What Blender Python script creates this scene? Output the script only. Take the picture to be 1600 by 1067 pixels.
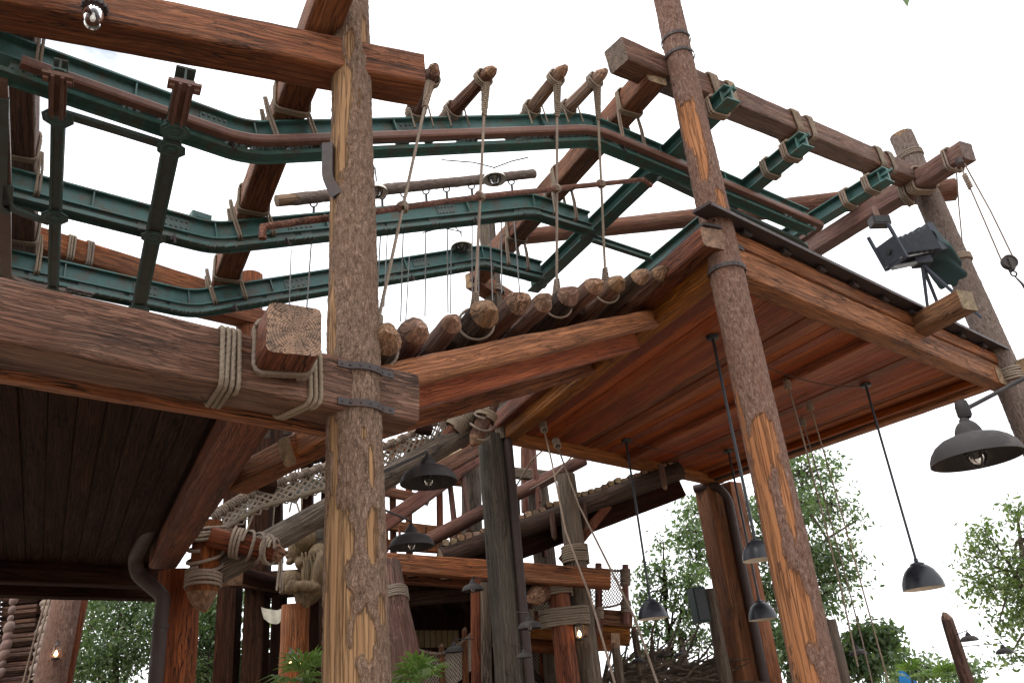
import bpy, math, random
import numpy as np
from mathutils import Vector, Matrix, noise, Euler
random.seed(7)
for o in list(bpy.data.objects): bpy.data.objects.remove(o)
SC = bpy.context.scene
COL = SC.collection
R = math.radians

# ------------------------------------------------------------------ camera
FPX, PITCH, ROLL = 1300.0, R(24.9), math.atan(.097)
CAM = Vector((0, 0, 1.6))
cr, sr = math.cos(ROLL), math.sin(ROLL)
R0 = Vector((1, 0, 0)); U0 = Vector((0, -math.sin(PITCH), math.cos(PITCH))); FW = Vector((0, math.cos(PITCH), math.sin(PITCH)))
RIGHT = R0*cr - U0*sr; UP = R0*sr + U0*cr
cd = bpy.data.cameras.new('camera'); cam = bpy.data.objects.new('camera', cd); COL.objects.link(cam)
cd.sensor_width = 36; cd.lens = 36*FPX/1600; cd.clip_start = .05; cd.clip_end = 2000
m = Matrix((RIGHT, UP, -FW)).transposed().to_4x4(); m.translation = CAM; cam.matrix_world = m
SC.camera = cam

# ------------------------------------------------------------------ sky, sun, exposure
SUN_EL, SUN_AZ = R(58), R(215)          # high, behind the camera and a little left; thin cloud
W = bpy.data.worlds.new('World'); SC.world = W; W.use_nodes = True
t = W.node_tree; t.nodes.clear()
sky = t.nodes.new('ShaderNodeTexSky'); sky.sky_type = 'NISHITA'; sky.sun_disc = False
sky.sun_elevation = SUN_EL; sky.sun_rotation = SUN_AZ; sky.air_density = 1.0; sky.dust_density = 1.5
tc = t.nodes.new('ShaderNodeTexCoord'); mp = t.nodes.new('ShaderNodeMapping'); mp.inputs['Scale'].default_value = (1, 1, 2.0)
mp.inputs['Location'].default_value = (0.35, 0.2, 0.1)
nz = t.nodes.new('ShaderNodeTexNoise'); nz.inputs['Scale'].default_value = 2.6; nz.inputs['Detail'].default_value = 9; nz.inputs['Roughness'].default_value = .58
rp = t.nodes.new('ShaderNodeValToRGB'); rp.color_ramp.elements[0].position = .22; rp.color_ramp.elements[1].position = .40
mx = t.nodes.new('ShaderNodeMix'); mx.data_type = 'RGBA'
mx.inputs[7].default_value = (13.2, 13.4, 13.8, 1)     # bright thin overcast cloud
bg = t.nodes.new('ShaderNodeBackground'); bg.inputs['Strength'].default_value = .12
wo = t.nodes.new('ShaderNodeOutputWorld')
t.links.new(tc.outputs['Generated'], mp.inputs['Vector']); t.links.new(mp.outputs[0], nz.inputs['Vector'])
t.links.new(nz.outputs['Fac'], rp.inputs[0]); t.links.new(rp.outputs[0], mx.inputs[0])
t.links.new(sky.outputs[0], mx.inputs[6]); t.links.new(mx.outputs[2], bg.inputs[0]); t.links.new(bg.outputs[0], wo.inputs[0])
sd = bpy.data.lights.new('sun', 'SUN'); sd.energy = 1.3; sd.angle = R(18); sd.color = (1, .95, .88)
so = bpy.data.objects.new('sun', sd); COL.objects.link(so)
dirv = Vector((math.sin(SUN_AZ)*math.cos(SUN_EL), math.cos(SUN_AZ)*math.cos(SUN_EL), math.sin(SUN_EL)))
so.rotation_euler = (-dirv).to_track_quat('-Z', 'Y').to_euler(); so.location = dirv*60
vs = SC.view_settings; vs.view_transform = 'Standard'; vs.look = 'None'; vs.exposure = 0.36; vs.gamma = 1; vs.use_curve_mapping = False
SC.render.engine = 'CYCLES'
SC.cycles.max_bounces = 8; SC.cycles.diffuse_bounces = 5

# ------------------------------------------------------------------ placing helpers (survey of the place from the camera station)
def ray(px, py):
    u = (px-800)/FPX; v = -(py-533.5)/FPX
    return RIGHT*u + UP*v + FW
def Zp(px, py, z):                      # where the sight line meets height z
    d = ray(px, py); return CAM + d*((z-CAM.z)/d.z)
def Yp(px, py, Y):                      # where the sight line meets distance Y
    d = ray(px, py); return CAM + d*(Y/d.y)
def Lp(px, py, A, B):                   # the point of line AB nearest to the sight line
    d = ray(px, py).normalized(); e = (B-A).normalized(); w = A-CAM
    b = d.dot(e); D = 1-b*b; s = (b*w.dot(d)-w.dot(e))/D
    return A+e*s
UD = Vector((.735, .678, 0)); VD = Vector((-.49, .872, 0)); ZD = Vector((0, 0, 1))
def pix(p):                             # size of a pixel (m) at p
    return (Vector(p)-CAM).dot(FW)/FPX

# ------------------------------------------------------------------ object helpers
WM = {}
def mk(name, mesh, parent=None, M=None):
    o = bpy.data.objects.new(name, mesh); COL.objects.link(o)
    M = M or Matrix.Identity(4)
    if parent is not None:
        o.parent = parent; o.matrix_local = WM[parent.name].inverted() @ M
    else: o.matrix_local = M
    WM[o.name] = M
    return o
def tag(o, label, cat, group=None, kind=None):
    o['label'] = label; o['category'] = cat
    if group: o['group'] = group
    if kind: o['kind'] = kind
    return o
def thing(name, label, cat, loc, group=None):
    return tag(mk(name, None, None, Matrix.Translation(Vector(loc))), label, cat, group)
def mesh(name, V, F, mats, mi=None, smooth=True, sharp=40):
    me = bpy.data.meshes.new(name); me.from_pydata([tuple(v) for v in V], [], F)
    for mt in (mats if isinstance(mats, (list, tuple)) else [mats]): me.materials.append(M_[mt])
    if mi: me.polygons.foreach_set('material_index', mi)
    if smooth:
        me.polygons.foreach_set('use_smooth', [True]*len(me.polygons))
        if sharp: me.set_sharp_from_angle(angle=R(sharp))
    me.update(); return me
def frame(p0, p1, up=ZD):
    p0 = Vector(p0); x = (Vector(p1)-p0).normalized(); up = Vector(up)
    z = (up-x*x.dot(up))
    if z.length < 1e-4: z = Vector((0, 1, 0))-x*x.y
    z.normalize(); y = z.cross(x)
    M = Matrix((x, y, z)).transposed().to_4x4(); M.translation = p0; return M
class MB:                                # collects boxes, tubes, lathes into one mesh
    def __init__(s): s.V = []; s.F = []; s.I = []
    def add(s, V, F, mi=0):
        n = len(s.V); s.V += [Vector(v) for v in V]; s.F += [[i+n for i in f] for f in F]; s.I += [mi]*len(F)
    def box(s, c, d, M=None, mi=0):
        c = Vector(c); V = [c+Vector((a*d[0]/2, b*d[1]/2, e*d[2]/2)) for a in (-1, 1) for b in (-1, 1) for e in (-1, 1)]
        if M: V = [M@v for v in V]
        s.add(V, [(0,1,3,2),(4,6,7,5),(0,4,5,1),(2,3,7,6),(0,2,6,4),(1,5,7,3)], mi)
    def tube(s, pts, r, n=8, cap=True, mi=0): s.add(*tube_vf(pts, r, n, cap), mi)
    def lathe(s, prof, n=28, M=None, mi=0): s.add(*lathe_vf(prof, n, M), mi)
    def mesh(s, name, mats, smooth=True, sharp=40): return mesh(name, s.V, s.F, mats, s.I, smooth, sharp)
def frames(pts):
    P = [Vector(p) for p in pts]; T = []
    for i in range(len(P)):
        a = P[max(i-1, 0)]; b = P[min(i+1, len(P)-1)]; tt = (b-a)
        T.append(tt.normalized() if tt.length > 1e-9 else Vector((0, 0, 1)))
    n = T[0].orthogonal().normalized(); out = []
    for i in range(len(P)):
        n = (n-T[i]*n.dot(T[i]))
        n = n.normalized() if n.length > 1e-6 else T[i].orthogonal().normalized()
        out.append((P[i], T[i], n, T[i].cross(n)))
    return out
def tube_vf(pts, r, n=8, cap=True):
    fr = frames(pts); V = []; F = []
    for i, (p, tt, a, b) in enumerate(fr):
        rr = r[i] if isinstance(r, (list, tuple)) else r
        for k in range(n):
            q = 2*math.pi*k/n; V.append(p+a*(rr*math.cos(q))+b*(rr*math.sin(q)))
    for i in range(len(fr)-1):
        for k in range(n):
            F.append((i*n+k, i*n+(k+1) % n, (i+1)*n+(k+1) % n, (i+1)*n+k))
    if cap: F.append(list(range(n))[::-1]); F.append([(len(fr)-1)*n+k for k in range(n)])
    return V, F
def lathe_vf(prof, n=28, M=None):
    V = []; F = []
    for (r, z) in prof:
        for k in range(n):
            q = 2*math.pi*k/n; v = Vector((r*math.cos(q), r*math.sin(q), z)); V.append(M@v if M else v)
    for i in range(len(prof)-1):
        for k in range(n): F.append((i*n+k, i*n+(k+1) % n, (i+1)*n+(k+1) % n, (i+1)*n+k))
    return V, F
def resample(pts, step):
    P = [Vector(p) for p in pts]; out = [P[0]]
    for a, b in zip(P, P[1:]):
        n = max(1, int((b-a).length/step))
        out += [a.lerp(b, k/n) for k in range(1, n+1)]
    return out
def rope_vf(pts, r, step=None, pitch=8.0, n=9):
    step = step or r*.6
    fr = frames(resample(pts, step)); V = []; F = []; d = 0
    for i, (p, tt, a, b) in enumerate(fr):
        if i: d += (p-fr[i-1][0]).length
        ph = d/(r*pitch)*2*math.pi/1.0
        for k in range(n):
            q = 2*math.pi*k/n; rr = r*(.80+.26*abs(math.cos(1.5*q)))
            V.append(p+a*(rr*math.cos(q+ph))+b*(rr*math.sin(q+ph)))
    for i in range(len(fr)-1):
        for k in range(n): F.append((i*n+k, i*n+(k+1) % n, (i+1)*n+(k+1) % n, (i+1)*n+k))
    F.append(list(range(n))[::-1]); F.append([(len(fr)-1)*n+k for k in range(n)])
    return V, F
def rrect(w, h, rc, k=3):                # rounded rectangle loop in (y, z)
    L = []
    for cx, cz, a0 in ((w/2-rc, h/2-rc, 0), (-w/2+rc, h/2-rc, 90), (-w/2+rc, -h/2+rc, 180), (w/2-rc, -h/2+rc, 270)):
        for j in range(k+1):
            a = R(a0+90*j/k); L.append((cx+rc*math.cos(a), cz+rc*math.sin(a)))
    return L
def loop_at(loop, s):                    # point at fraction s along a closed loop
    P = [Vector((a, b)) for a, b in loop]; n = len(P); ln = [(P[(i+1) % n]-P[i]).length for i in range(n)]
    d = (s % 1.0)*sum(ln)
    for i in range(n):
        if d <= ln[i]: return P[i].lerp(P[(i+1) % n], d/ln[i])
        d -= ln[i]
    return P[0]
def coil_pts(loop, turns, spacing, x0, slant=0., per=36, s0=0.):
    out = []; N = int(turns*per); sd_ = random.uniform(0, 99)
    for i in range(N+1):
        s = i/per; q = loop_at(loop, s+s0)
        out.append(Vector((x0+spacing*s+slant*q.x+.35*spacing*noise.noise(Vector((s*3.1+sd_, 0, 0))), q.x, q.y)))
    return out
def smooth_poly(pts, r, k=5):
    P = [Vector(p) for p in pts]; out = [P[0]]
    for a, b, c in zip(P, P[1:], P[2:]):
        d1 = (a-b); d2 = (c-b); rr = min(r, d1.length*.45, d2.length*.45)
        A = b+d1.normalized()*rr; Cc = b+d2.normalized()*rr
        for j in range(k+1):
            u = j/k; out.append(A*(1-u)**2+b*2*u*(1-u)+Cc*u*u)
    out.append(P[-1]); return out
def sweep_vf(prof, pts, up=ZD):          # prof: closed outline (lateral, up)
    P = [Vector(p) for p in pts]; V = []; F = []; n = len(prof)
    for i, p in enumerate(P):
        tt = (P[min(i+1, len(P)-1)]-P[max(i-1, 0)]).normalized(); lat = tt.cross(up).normalized(); uu = lat.cross(tt)
        for a, b in prof: V.append(p+lat*a+uu*b)
    for i in range(len(P)-1):
        for k in range(n): F.append((i*n+k, (i+1)*n+k, (i+1)*n+(k+1) % n, i*n+(k+1) % n))
    F.append(list(range(n))); F.append([(len(P)-1)*n+k for k in range(n)][::-1])
    return V, F
def I_prof(w, h, tf=.022, tw=.02, dz=0):  # top at 0, hanging down
    return [(-w/2, dz), (w/2, dz), (w/2, dz-tf), (tw/2, dz-tf), (tw/2, dz-h+tf), (w/2, dz-h+tf), (w/2, dz-h), (-w/2, dz-h), (-w/2, dz-h+tf), (-tw/2, dz-h+tf), (-tw/2, dz-tf), (-w/2, dz-tf)]
def beam_vf(L, w, h, rc=.025, seg=None, jit=.006, taper=1., seed=0., sag=0.):
    seg = seg or max(4, int(L/.12)); base = []
    for (a, b) in rrect(w, h, rc, 2): base.append((a, b))
    loop = []
    n0 = len(base)
    for i in range(n0):                   # split the long sides so that the faces can be uneven
        a = base[i]; b = base[(i+1) % n0]; loop.append(a)
        if (a[0]-b[0])**2+(a[1]-b[1])**2 > (.3*min(w, h))**2:
            for q in (.25, .5, .75): loop.append((a[0]+(b[0]-a[0])*q, a[1]+(b[1]-a[1])*q))
    n = len(loop); V = []; F = []; I = []
    for i in range(seg+1):
        x = L*i/seg; k = 1+(taper-1)*i/seg
        bow = sag*math.sin(math.pi*i/seg)
        for (a, b) in loop:
            d = noise.noise(Vector((x*1.3+seed, a*5+seed*.7, b*5))) + .5*noise.noise(Vector((x*5+seed, a*14, b*14+seed)))
            s = 1+jit*d/max(.05, math.hypot(a, b))
            V.append(Vector((x + (jit*1.5*noise.noise(Vector((a*8, b*8, seed))) if i in (0, seg) else 0), a*s*k, b*s*k-bow)))
    for i in range(seg):
        for k in range(n): F.append((i*n+k, i*n+(k+1) % n, (i+1)*n+(k+1) % n, (i+1)*n+k)); I.append(0)
    for e, ring in ((0, list(range(n))[::-1]), (1, [seg*n+k for k in range(n)])):   # slightly crowned end grain
        c = len(V); V.append(Vector((-.008 if e == 0 else L+.008, 0, -0.)))
        for k in range(n): F.append((ring[k], ring[(k+1) % n], c)); I.append(1)
    return V, F, I
def timber(name, label, cat, p0, p1, w, h, mat, endmat='endgrain', up=ZD, rc=.025, jit=.007, parent=None, group=None, sag=0., taper=1.):
    p0 = Vector(p0); p1 = Vector(p1); L = (p1-p0).length
    if mat == 'wood_grey' and endmat == 'endgrain': endmat = 'endgrain_old'
    V, F, I = beam_vf(L, w, h, rc, jit=jit, seed=random.uniform(0, 90), sag=sag, taper=taper)
    o = mk(name, mesh(name, V, F, [mat, endmat], I, sharp=50), parent, frame(p0, p1, up))
    if label and parent is None: tag(o, label, cat, group)
    elif label: o['label'] = label
    return o
def log_vf(L, r0, r1, n=16, seg=None, jit=.03, seed=0., end0='flat', end1='flat', bend=0., knots=0):
    seg = seg or max(4, int(L/.15)); V = []; F = []; I = []; xs = []
    for i in range(seg+1): xs.append((L*i/seg, 1., 0))
    if end0 == 'point': xs = [(-r0*1.1, .42, 1), (-r0*.45, .80, 1)]+xs
    if end1 == 'point': xs = xs+[(L+r1*.45, .80, 2), (L+r1*1.1, .42, 2)]
    for (x, s, e) in xs:
        u = min(1, max(0, x/L)); rr = (r0+(r1-r0)*u)*s; by = bend*math.sin(u*math.pi); bz = bend*.6*math.sin(u*2.2+seed)
        if bend == 0: bz = 0
        for k in range(n):
            q = 2*math.pi*k/n; d = noise.noise(Vector((x*1.6+seed, math.cos(q)*1.2+seed, math.sin(q)*1.2)))+.5*noise.noise(Vector((x*6, math.cos(q)*3+seed, math.sin(q)*3)))
            f = 1+jit*d*2
            if e: f = 1+.13*math.cos(3*q+seed)+.08*math.cos(2*q+seed*2)
            xo = ((-1 if e == 1 else 1)*rr*.45*math.cos(q+seed)*(1 if s < .5 else .5)) if e else 0
            V.append(Vector((x+xo, rr*f*math.cos(q)+by, rr*f*math.sin(q)+bz)))
    m_ = len(xs)
    for i in range(m_-1):
        en = xs[i][2] == 1 or xs[i+1][2] == 2
        for k in range(n): F.append((i*n+k, i*n+(k+1) % n, (i+1)*n+(k+1) % n, (i+1)*n+k)); I.append(1 if en else 0)
    F.append(list(range(n))[::-1]); I.append(1); F.append([(m_-1)*n+k for k in range(n)]); I.append(1)
    return V, F, I
def log(name, label, cat, p0, p1, r0, r1, mat, endmat='endgrain', parent=None, group=None, n=16, jit=.03, end0='flat', end1='flat', bend=0., up=ZD, sharp=45):
    p0 = Vector(p0); p1 = Vector(p1); L = (p1-p0).length
    if 'point' in (end0, end1) and endmat == 'endgrain': endmat = 'cut_end'
    V, F, I = log_vf(L, r0, r1, n, None, jit, random.uniform(0, 90), end0, end1, bend)
    o = mk(name, mesh(name, V, F, [mat, endmat], I, sharp=sharp), parent, frame(p0, p1, up))
    if label and parent is None: tag(o, label, cat, group)
    elif label: o['label'] = label
    return o
def bark_post(name, label, p0, p1, r0, r1, peel, n=64, step=.02, cat='post', mat='bark', group=None, bark=.014, front=None, seedv=0., end1=None):
    """log whose bark stands proud; peel = [(height, angle, half height, half angle)] of bare patches, angle 0 towards the camera"""
    p0 = Vector(p0); p1 = Vector(p1); L = (p1-p0).length; M = frame(p0, p1, Vector((0, -1, 0)) if abs((p1-p0).normalized().z) > .7 else ZD)
    tocam = (M.inverted().to_3x3() @ (CAM-p0)); a0 = math.atan2(tocam.z, tocam.y)
    seg = int(L/step); V = []; F = []; B = []
    for i in range(seg+1):
        x = L*i/seg; rr = r0+(r1-r0)*i/seg
        for k in range(n):
            q = 2*math.pi*k/n; cy, cz = math.cos(q), math.sin(q)
            da = (q-a0+math.pi) % (2*math.pi)-math.pi
            nv = Vector((x*1.1+seedv, cy*1.1, cz*1.1+seedv))
            wob = noise.noise(nv*1.5)*.9+.5*noise.noise(nv*4)+.28*noise.noise(Vector((x*9+seedv, cy*9, cz*9)))+.16*noise.noise(Vector((x*22, cy*20, cz*20+seedv)))
            best = 9.
            for (h, an, hh, ha) in peel:
                d = math.hypot((x-h)/hh, ((da-an+math.pi) % (2*math.pi)-math.pi)/ha); best = min(best, d)
            s = best-1+.62*wob
            b = min(1, max(0, s*6+.5)); B.append(b)
            ch = noise.cell(Vector((x*7, cy*rr*34+seedv, cz*rr*34)))
            d = b*(bark+.008*noise.noise(Vector((x*14, cy*rr*60, cz*rr*60)))+.006*noise.noise(Vector((x*34, cy*rr*120, cz*rr*120)))) \
                + (1-b)*(.004*noise.noise(Vector((x*1.5, cy*14, cz*14))))+.012*noise.noise(Vector((x*1.2+seedv, cy, cz)))
            V.append(Vector((x, (rr+d)*cy, (rr+d)*cz)))
    for i in range(seg):
        for k in range(n): F.append((i*n+k, i*n+(k+1) % n, (i+1)*n+(k+1) % n, (i+1)*n+k))
    I = [0]*len(F)
    F.append(list(range(n))[::-1]); F.append([seg*n+k for k in range(n)]); I += [1, 1]
    me = mesh(name, V, F, [mat, 'endgrain'], I, sharp=70)
    at = me.attributes.new('bark', 'FLOAT', 'POINT'); at.data.foreach_set('value', B)
    return tag(mk(name, me, None, M), label, cat, group)
def strap(parent, pts, w, lateral, rivets=6, name='metal_strap', mat='iron', th=.008):
    """a flat riveted iron band that follows pts; its width lies along `lateral`"""
    P = [Vector(p) for p in pts]; lat = Vector(lateral).normalized(); V = []; F = []
    for i, p in enumerate(P):
        tt = (P[min(i+1, len(P)-1)]-P[max(i-1, 0)]).normalized(); nn = tt.cross(lat).normalized()
        for a, b in ((-1, 0), (1, 0), (1, 1), (-1, 1)): V.append(p+lat*(a*w/2)+nn*(b*th))
    n = len(P)
    for i in range(n-1):
        for k in range(4): F.append((i*4+k, i*4+(k+1) % 4, i*4+4+(k+1) % 4, i*4+4+k))
    F += [(3, 2, 1, 0), tuple((n-1)*4+k for k in range(4))]
    o = mk(name, mesh(name, V, F, mat, smooth=False), parent)
    ln = [0]
    for a, b in zip(P, P[1:]): ln.append(ln[-1]+(b-a).length)
    for j in range(rivets):
        s = ln[-1]*(j+.5)/rivets; i = max(k for k in range(n) if ln[k] <= s+1e-9); i = min(i, n-2)
        u = (s-ln[i])/max(1e-6, ln[i+1]-ln[i]); p = P[i].lerp(P[i+1], u); nn = (P[i+1]-P[i]).normalized().cross(lat).normalized()
        zz = nn; MM = frame(p+nn*th, p+nn*(th+1), lat)
        rr = w*.17; RV = []
        Vv, Ff = lathe_vf([(rr, 0), (rr*.9, rr*.4), (rr*.45, rr*.75), (0.001, rr*.85)], 10)
        Q = Matrix(((0, 0, 1), (0, 1, 0), (-1, 0, 0))).to_4x4()
        mk('rivet', mesh('rivet', [Q@v for v in Vv], Ff, mat), o, MM)
    return o
def coil(parent, M, loop, turns, spacing, r, x0=0., slant=0., mat='rope', name='rope_lashing', per=36, s0=0.):
    pts = coil_pts(loop, turns, spacing, x0, slant, per, s0)
    V, F = rope_vf(pts, r)
    return mk(name, mesh(name, V, F, mat, sharp=None), parent, M)
def circ(r, n=24): return [(r*math.cos(2*math.pi*k/n), r*math.sin(2*math.pi*k/n)) for k in range(n)]
def rope(name, pts, r, parent=None, label=None, cat='rope', group=None, mat='rope', n=9):
    V, F = rope_vf(pts, r, n=n)
    o = mk(name, mesh(name, V, F, mat, sharp=None), parent)
    if label and parent is None: tag(o, label, cat, group)
    return o
def sagline(a, b, sag, n=14):
    a = Vector(a); b = Vector(b)
    return [a.lerp(b, i/n)-ZD*(sag*4*(i/n)*(1-i/n)) for i in range(n+1)]

# ------------------------------------------------------------------ materials
M_ = {}
class NT:
    def __init__(s, name):
        s.m = bpy.data.materials.new(name); s.m.use_nodes = True; s.t = s.m.node_tree
        s.b = s.t.nodes['Principled BSDF']; M_[name] = s.m
    def n(s, typ, **kw):
        nd = s.t.nodes.new('ShaderNode'+typ)
        for k, v in kw.items():
            if k.startswith('i_'): nd.inputs[k[2:].replace('_', ' ')].default_value = v
            else: setattr(nd, k, v)
        return nd
    def l(s, a, b): s.t.links.new(a, b)
    def coords(s, scale, off=True, src='Object'):
        tc = s.n('TexCoord'); mp = s.n('Mapping'); mp.inputs['Scale'].default_value = scale
        if off:
            oi = s.n('ObjectInfo'); mu = s.n('VectorMath', operation='MULTIPLY_ADD'); mu.inputs[1].default_value = (37, 53, 71)
            s.l(oi.outputs['Random'], mu.inputs[0]); s.l(tc.outputs[src], mu.inputs[2]); s.l(mu.outputs[0], mp.inputs['Vector'])
        else: s.l(tc.outputs[src], mp.inputs['Vector'])
        return mp.outputs[0]
    def noise(s, vec, scale=1, detail=5, rough=.55, dist=0.):
        nd = s.n('TexNoise'); nd.inputs['Scale'].default_value = scale; nd.inputs['Detail'].default_value = detail
        nd.inputs['Roughness'].default_value = rough; nd.inputs['Distortion'].default_value = dist; s.l(vec, nd.inputs['Vector']); return nd.outputs['Fac']
    def ramp(s, fac, stops, interp='LINEAR'):
        nd = s.n('ValToRGB'); cr_ = nd.color_ramp; cr_.interpolation = interp
        while len(cr_.elements) < len(stops): cr_.elements.new(.5)
        for e, (p, c) in zip(cr_.elements, stops):
            e.position = p; e.color = (c, c, c, 1) if isinstance(c, (int, float)) else (*c, 1)
        s.l(fac, nd.inputs[0]); return nd.outputs[0]
    def mix(s, fac, a, b, blend='MIX'):
        nd = s.n('Mix', data_type='RGBA', blend_type=blend)
        for i, v in ((0, fac), (6, a), (7, b)):
            if hasattr(v, 'links'): s.l(v, nd.inputs[i])
            elif i == 0: nd.inputs[0].default_value = v
            else: nd.inputs[i].default_value = (*v, 1) if not isinstance(v, (int, float)) else (v, v, v, 1)
        return nd.outputs[2]
    def math(s, op, a, b=0.):
        nd = s.n('Math', operation=op)
        for i, v in ((0, a), (1, b)):
            if hasattr(v, 'links'): s.l(v, nd.inputs[i])
            else: nd.inputs[i].default_value = v
        return nd.outputs[0]
    def hsv(s, col, v0, v1, h=.02, sat=.12):       # each object a little different
        oi = s.n('ObjectInfo'); hs = s.n('HueSaturation'); mr = s.n('MapRange'); mr.inputs[3].default_value = v0; mr.inputs[4].default_value = v1
        s.l(oi.outputs['Random'], mr.inputs[0]); s.l(mr.outputs[0], hs.inputs['Value'])
        f = s.math('FRACT', s.math('MULTIPLY', oi.outputs['Random'], 13.7)); m2 = s.n('MapRange'); m2.inputs[3].default_value = .5-h; m2.inputs[4].default_value = .5+h
        s.l(f, m2.inputs[0]); s.l(m2.outputs[0], hs.inputs['Hue'])
        f3 = s.math('FRACT', s.math('MULTIPLY', oi.outputs['Random'], 31.3)); m3 = s.n('MapRange'); m3.inputs[3].default_value = 1-sat; m3.inputs[4].default_value = 1+sat
        s.l(f3, m3.inputs[0]); s.l(m3.outputs[0], hs.inputs['Saturation'])
        s.l(col, hs.inputs['Color']); return hs.outputs[0]
    def out(s, col, rough=.6, bump=None, bd=.01, bs=1., spec=.4, metal=0.):
        if hasattr(col, 'links'): s.l(col, s.b.inputs['Base Color'])
        else: s.b.inputs['Base Color'].default_value = (*col, 1)
        if hasattr(rough, 'links'): s.l(rough, s.b.inputs['Roughness'])
        else: s.b.inputs['Roughness'].default_value = rough
        s.b.inputs['Specular IOR Level'].default_value = spec; s.b.inputs['Metallic'].default_value = metal
        if bump is not None:
            bn = s.n('Bump'); bn.inputs['Distance'].default_value = bd; bn.inputs['Strength'].default_value = bs
            s.l(bump, bn.inputs['Height']); s.l(bn.outputs[0], s.b.inputs['Normal'])
        return s.m
def wood(name, dark, mid, light, grey=(.2, .17, .15), ga=.5, rough=.62, fine=26, var=(.85, 1.15), crack=1., bd=.02, spec=.22):
    s = NT(name); base = s.coords((1, 1, 1))
    wn = s.n('TexNoise'); wn.inputs['Scale'].default_value = 1.; wn.inputs['Detail'].default_value = 2; s.l(s.coords((1.1, 3.2, 3.2)), wn.inputs['Vector'])
    wa = s.n('VectorMath', operation='MULTIPLY_ADD'); wa.inputs[1].default_value = (.0, .10, .10); s.l(wn.outputs['Color'], wa.inputs[0]); s.l(base, wa.inputs[2]); wv = wa.outputs[0]
    def sc(v): 
        m = s.n('Mapping'); m.inputs['Scale'].default_value = v; s.l(wv, m.inputs['Vector']); return m.outputs[0]
    g = s.noise(sc((.4, fine*1.35, fine*1.35)), 1.0, 7, .66, .25)         # growth rings drawn out along the timber
    g2 = s.noise(sc((2.2, fine*4, fine*4)), 1.0, 3, .6, .1)               # fibre
    c1 = s.noise(sc((.8, 15, 15)), 1.0, 4, .6, .5)
    ck = s.math('ABSOLUTE', s.math('SUBTRACT', c1, .5))
    ckm = s.ramp(ck, [(0.0, 0), (.010, .2), (.028, 1)])
    gate = s.ramp(s.noise(s.coords((.9, 2.2, 2.2)), 1., 3), [(.46, 1), (.60, 0)])
    ckm = s.mix(gate, ckm, 1.0)                       # checks come in patches
    lnm = s.ramp(s.math('ABSOLUTE', s.math('SUBTRACT', s.noise(sc((.38, fine*1.5, fine*1.5)), 1., 4, .6, .2), .5)), [(0, 0), (.018, .35), (.05, 1)])   # thin dark grain lines
    col = s.ramp(g, [(.30, dark), (.48, mid), (.70, light)])
    col = s.mix(s.math('MULTIPLY', s.math('SUBTRACT', 1., lnm), .42), col, tuple(x*.35 for x in dark))
    col = s.mix(s.ramp(g2, [(.35, .55), (.6, 0)]), col, dark)
    gy = s.ramp(s.noise(s.coords((.5, 1.6, 1.6)), 1.6, 6, .6), [(.40, 0), (.68, ga)])
    col = s.mix(gy, col, s.mix(s.ramp(g, [(.35, .55), (.6, 0)]), grey, dark))
    st = s.ramp(s.noise(s.coords((.35, 3, 3)), 1.3, 5, .6), [(.3, .62), (.55, 1.0)])
    col = s.mix(1.0, col, st, 'MULTIPLY')
    if crack: col = s.mix(s.math('MULTIPLY', s.math('SUBTRACT', 1.0, ckm), .9*crack), col, (.008, .005, .004))
    col = s.hsv(col, *var, .008, .10)
    h = s.math('ADD', s.math('MULTIPLY', g, .5), s.math('ADD', s.math('ADD', s.math('MULTIPLY', ckm, .8), s.math('MULTIPLY', lnm, .45)), s.math('MULTIPLY', g2, .3)))
    return s.out(col, s.ramp(g2, [(.2, rough-.08), (.8, rough+.14)]), h, bd, 1., spec)
wood('wood_red', (0.0948, 0.0264, 0.0101), (0.2187, 0.0664, 0.0232), (0.3281, 0.1129, 0.0413), (0.2770, 0.1443, 0.0806), .35)
wood('wood_grey', (0.0650, 0.0268, 0.0161), (0.1495, 0.0671, 0.0425), (0.2275, 0.1171, 0.0782), (0.2184, 0.1464, 0.1127), .60, rough=.66, crack=.8)
wood('wood_deck', (0.1284, 0.0240, 0.0071), (0.3042, 0.0678, 0.0169), (0.4597, 0.1224, 0.0320), (0.2298, 0.0656, 0.0231), .30, rough=.5, fine=34, var=(.62, 1.30), crack=.6, bd=.010)
wood('wood_orange', (0.1183, 0.0371, 0.0126), (0.2838, 0.1005, 0.0342), (0.4258, 0.1799, 0.0675), (0.3312, 0.2116, 0.1350), .35, rough=.58)
wood('wood_yellow', (0.1288, 0.0407, 0.0121), (0.3259, 0.1084, 0.0304), (0.4697, 0.1849, 0.0557), (0.3030, 0.1084, 0.0405), .5, rough=.6, fine=20)
wood('wood_old', (0.0600, 0.0414, 0.0281), (0.1464, 0.1058, 0.0734), (0.2400, 0.1840, 0.1318), (0.2040, 0.1667, 0.1318), .6, rough=.75)
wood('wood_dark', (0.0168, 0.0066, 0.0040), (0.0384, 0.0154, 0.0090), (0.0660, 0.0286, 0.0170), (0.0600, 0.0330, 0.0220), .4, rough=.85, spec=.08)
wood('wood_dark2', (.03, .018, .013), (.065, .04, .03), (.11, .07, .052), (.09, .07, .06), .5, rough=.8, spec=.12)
wood('stick', (.10, .055, .035), (.20, .12, .08), (.30, .20, .14), (.28, .23, .19), .5, rough=.65, fine=40, bd=.004)
wood('wood_green', (0.0432, 0.0364, 0.0273), (0.0918, 0.0741, 0.0559), (0.1485, 0.1196, 0.0936), (0.1013, 0.0975, 0.0754), .6, rough=.75)
wood('rail_red', (0.0910, 0.0312, 0.0198), (0.1950, 0.0744, 0.0473), (0.2860, 0.1320, 0.0880), (0.2600, 0.1800, 0.1430), .4, rough=.6)

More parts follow.
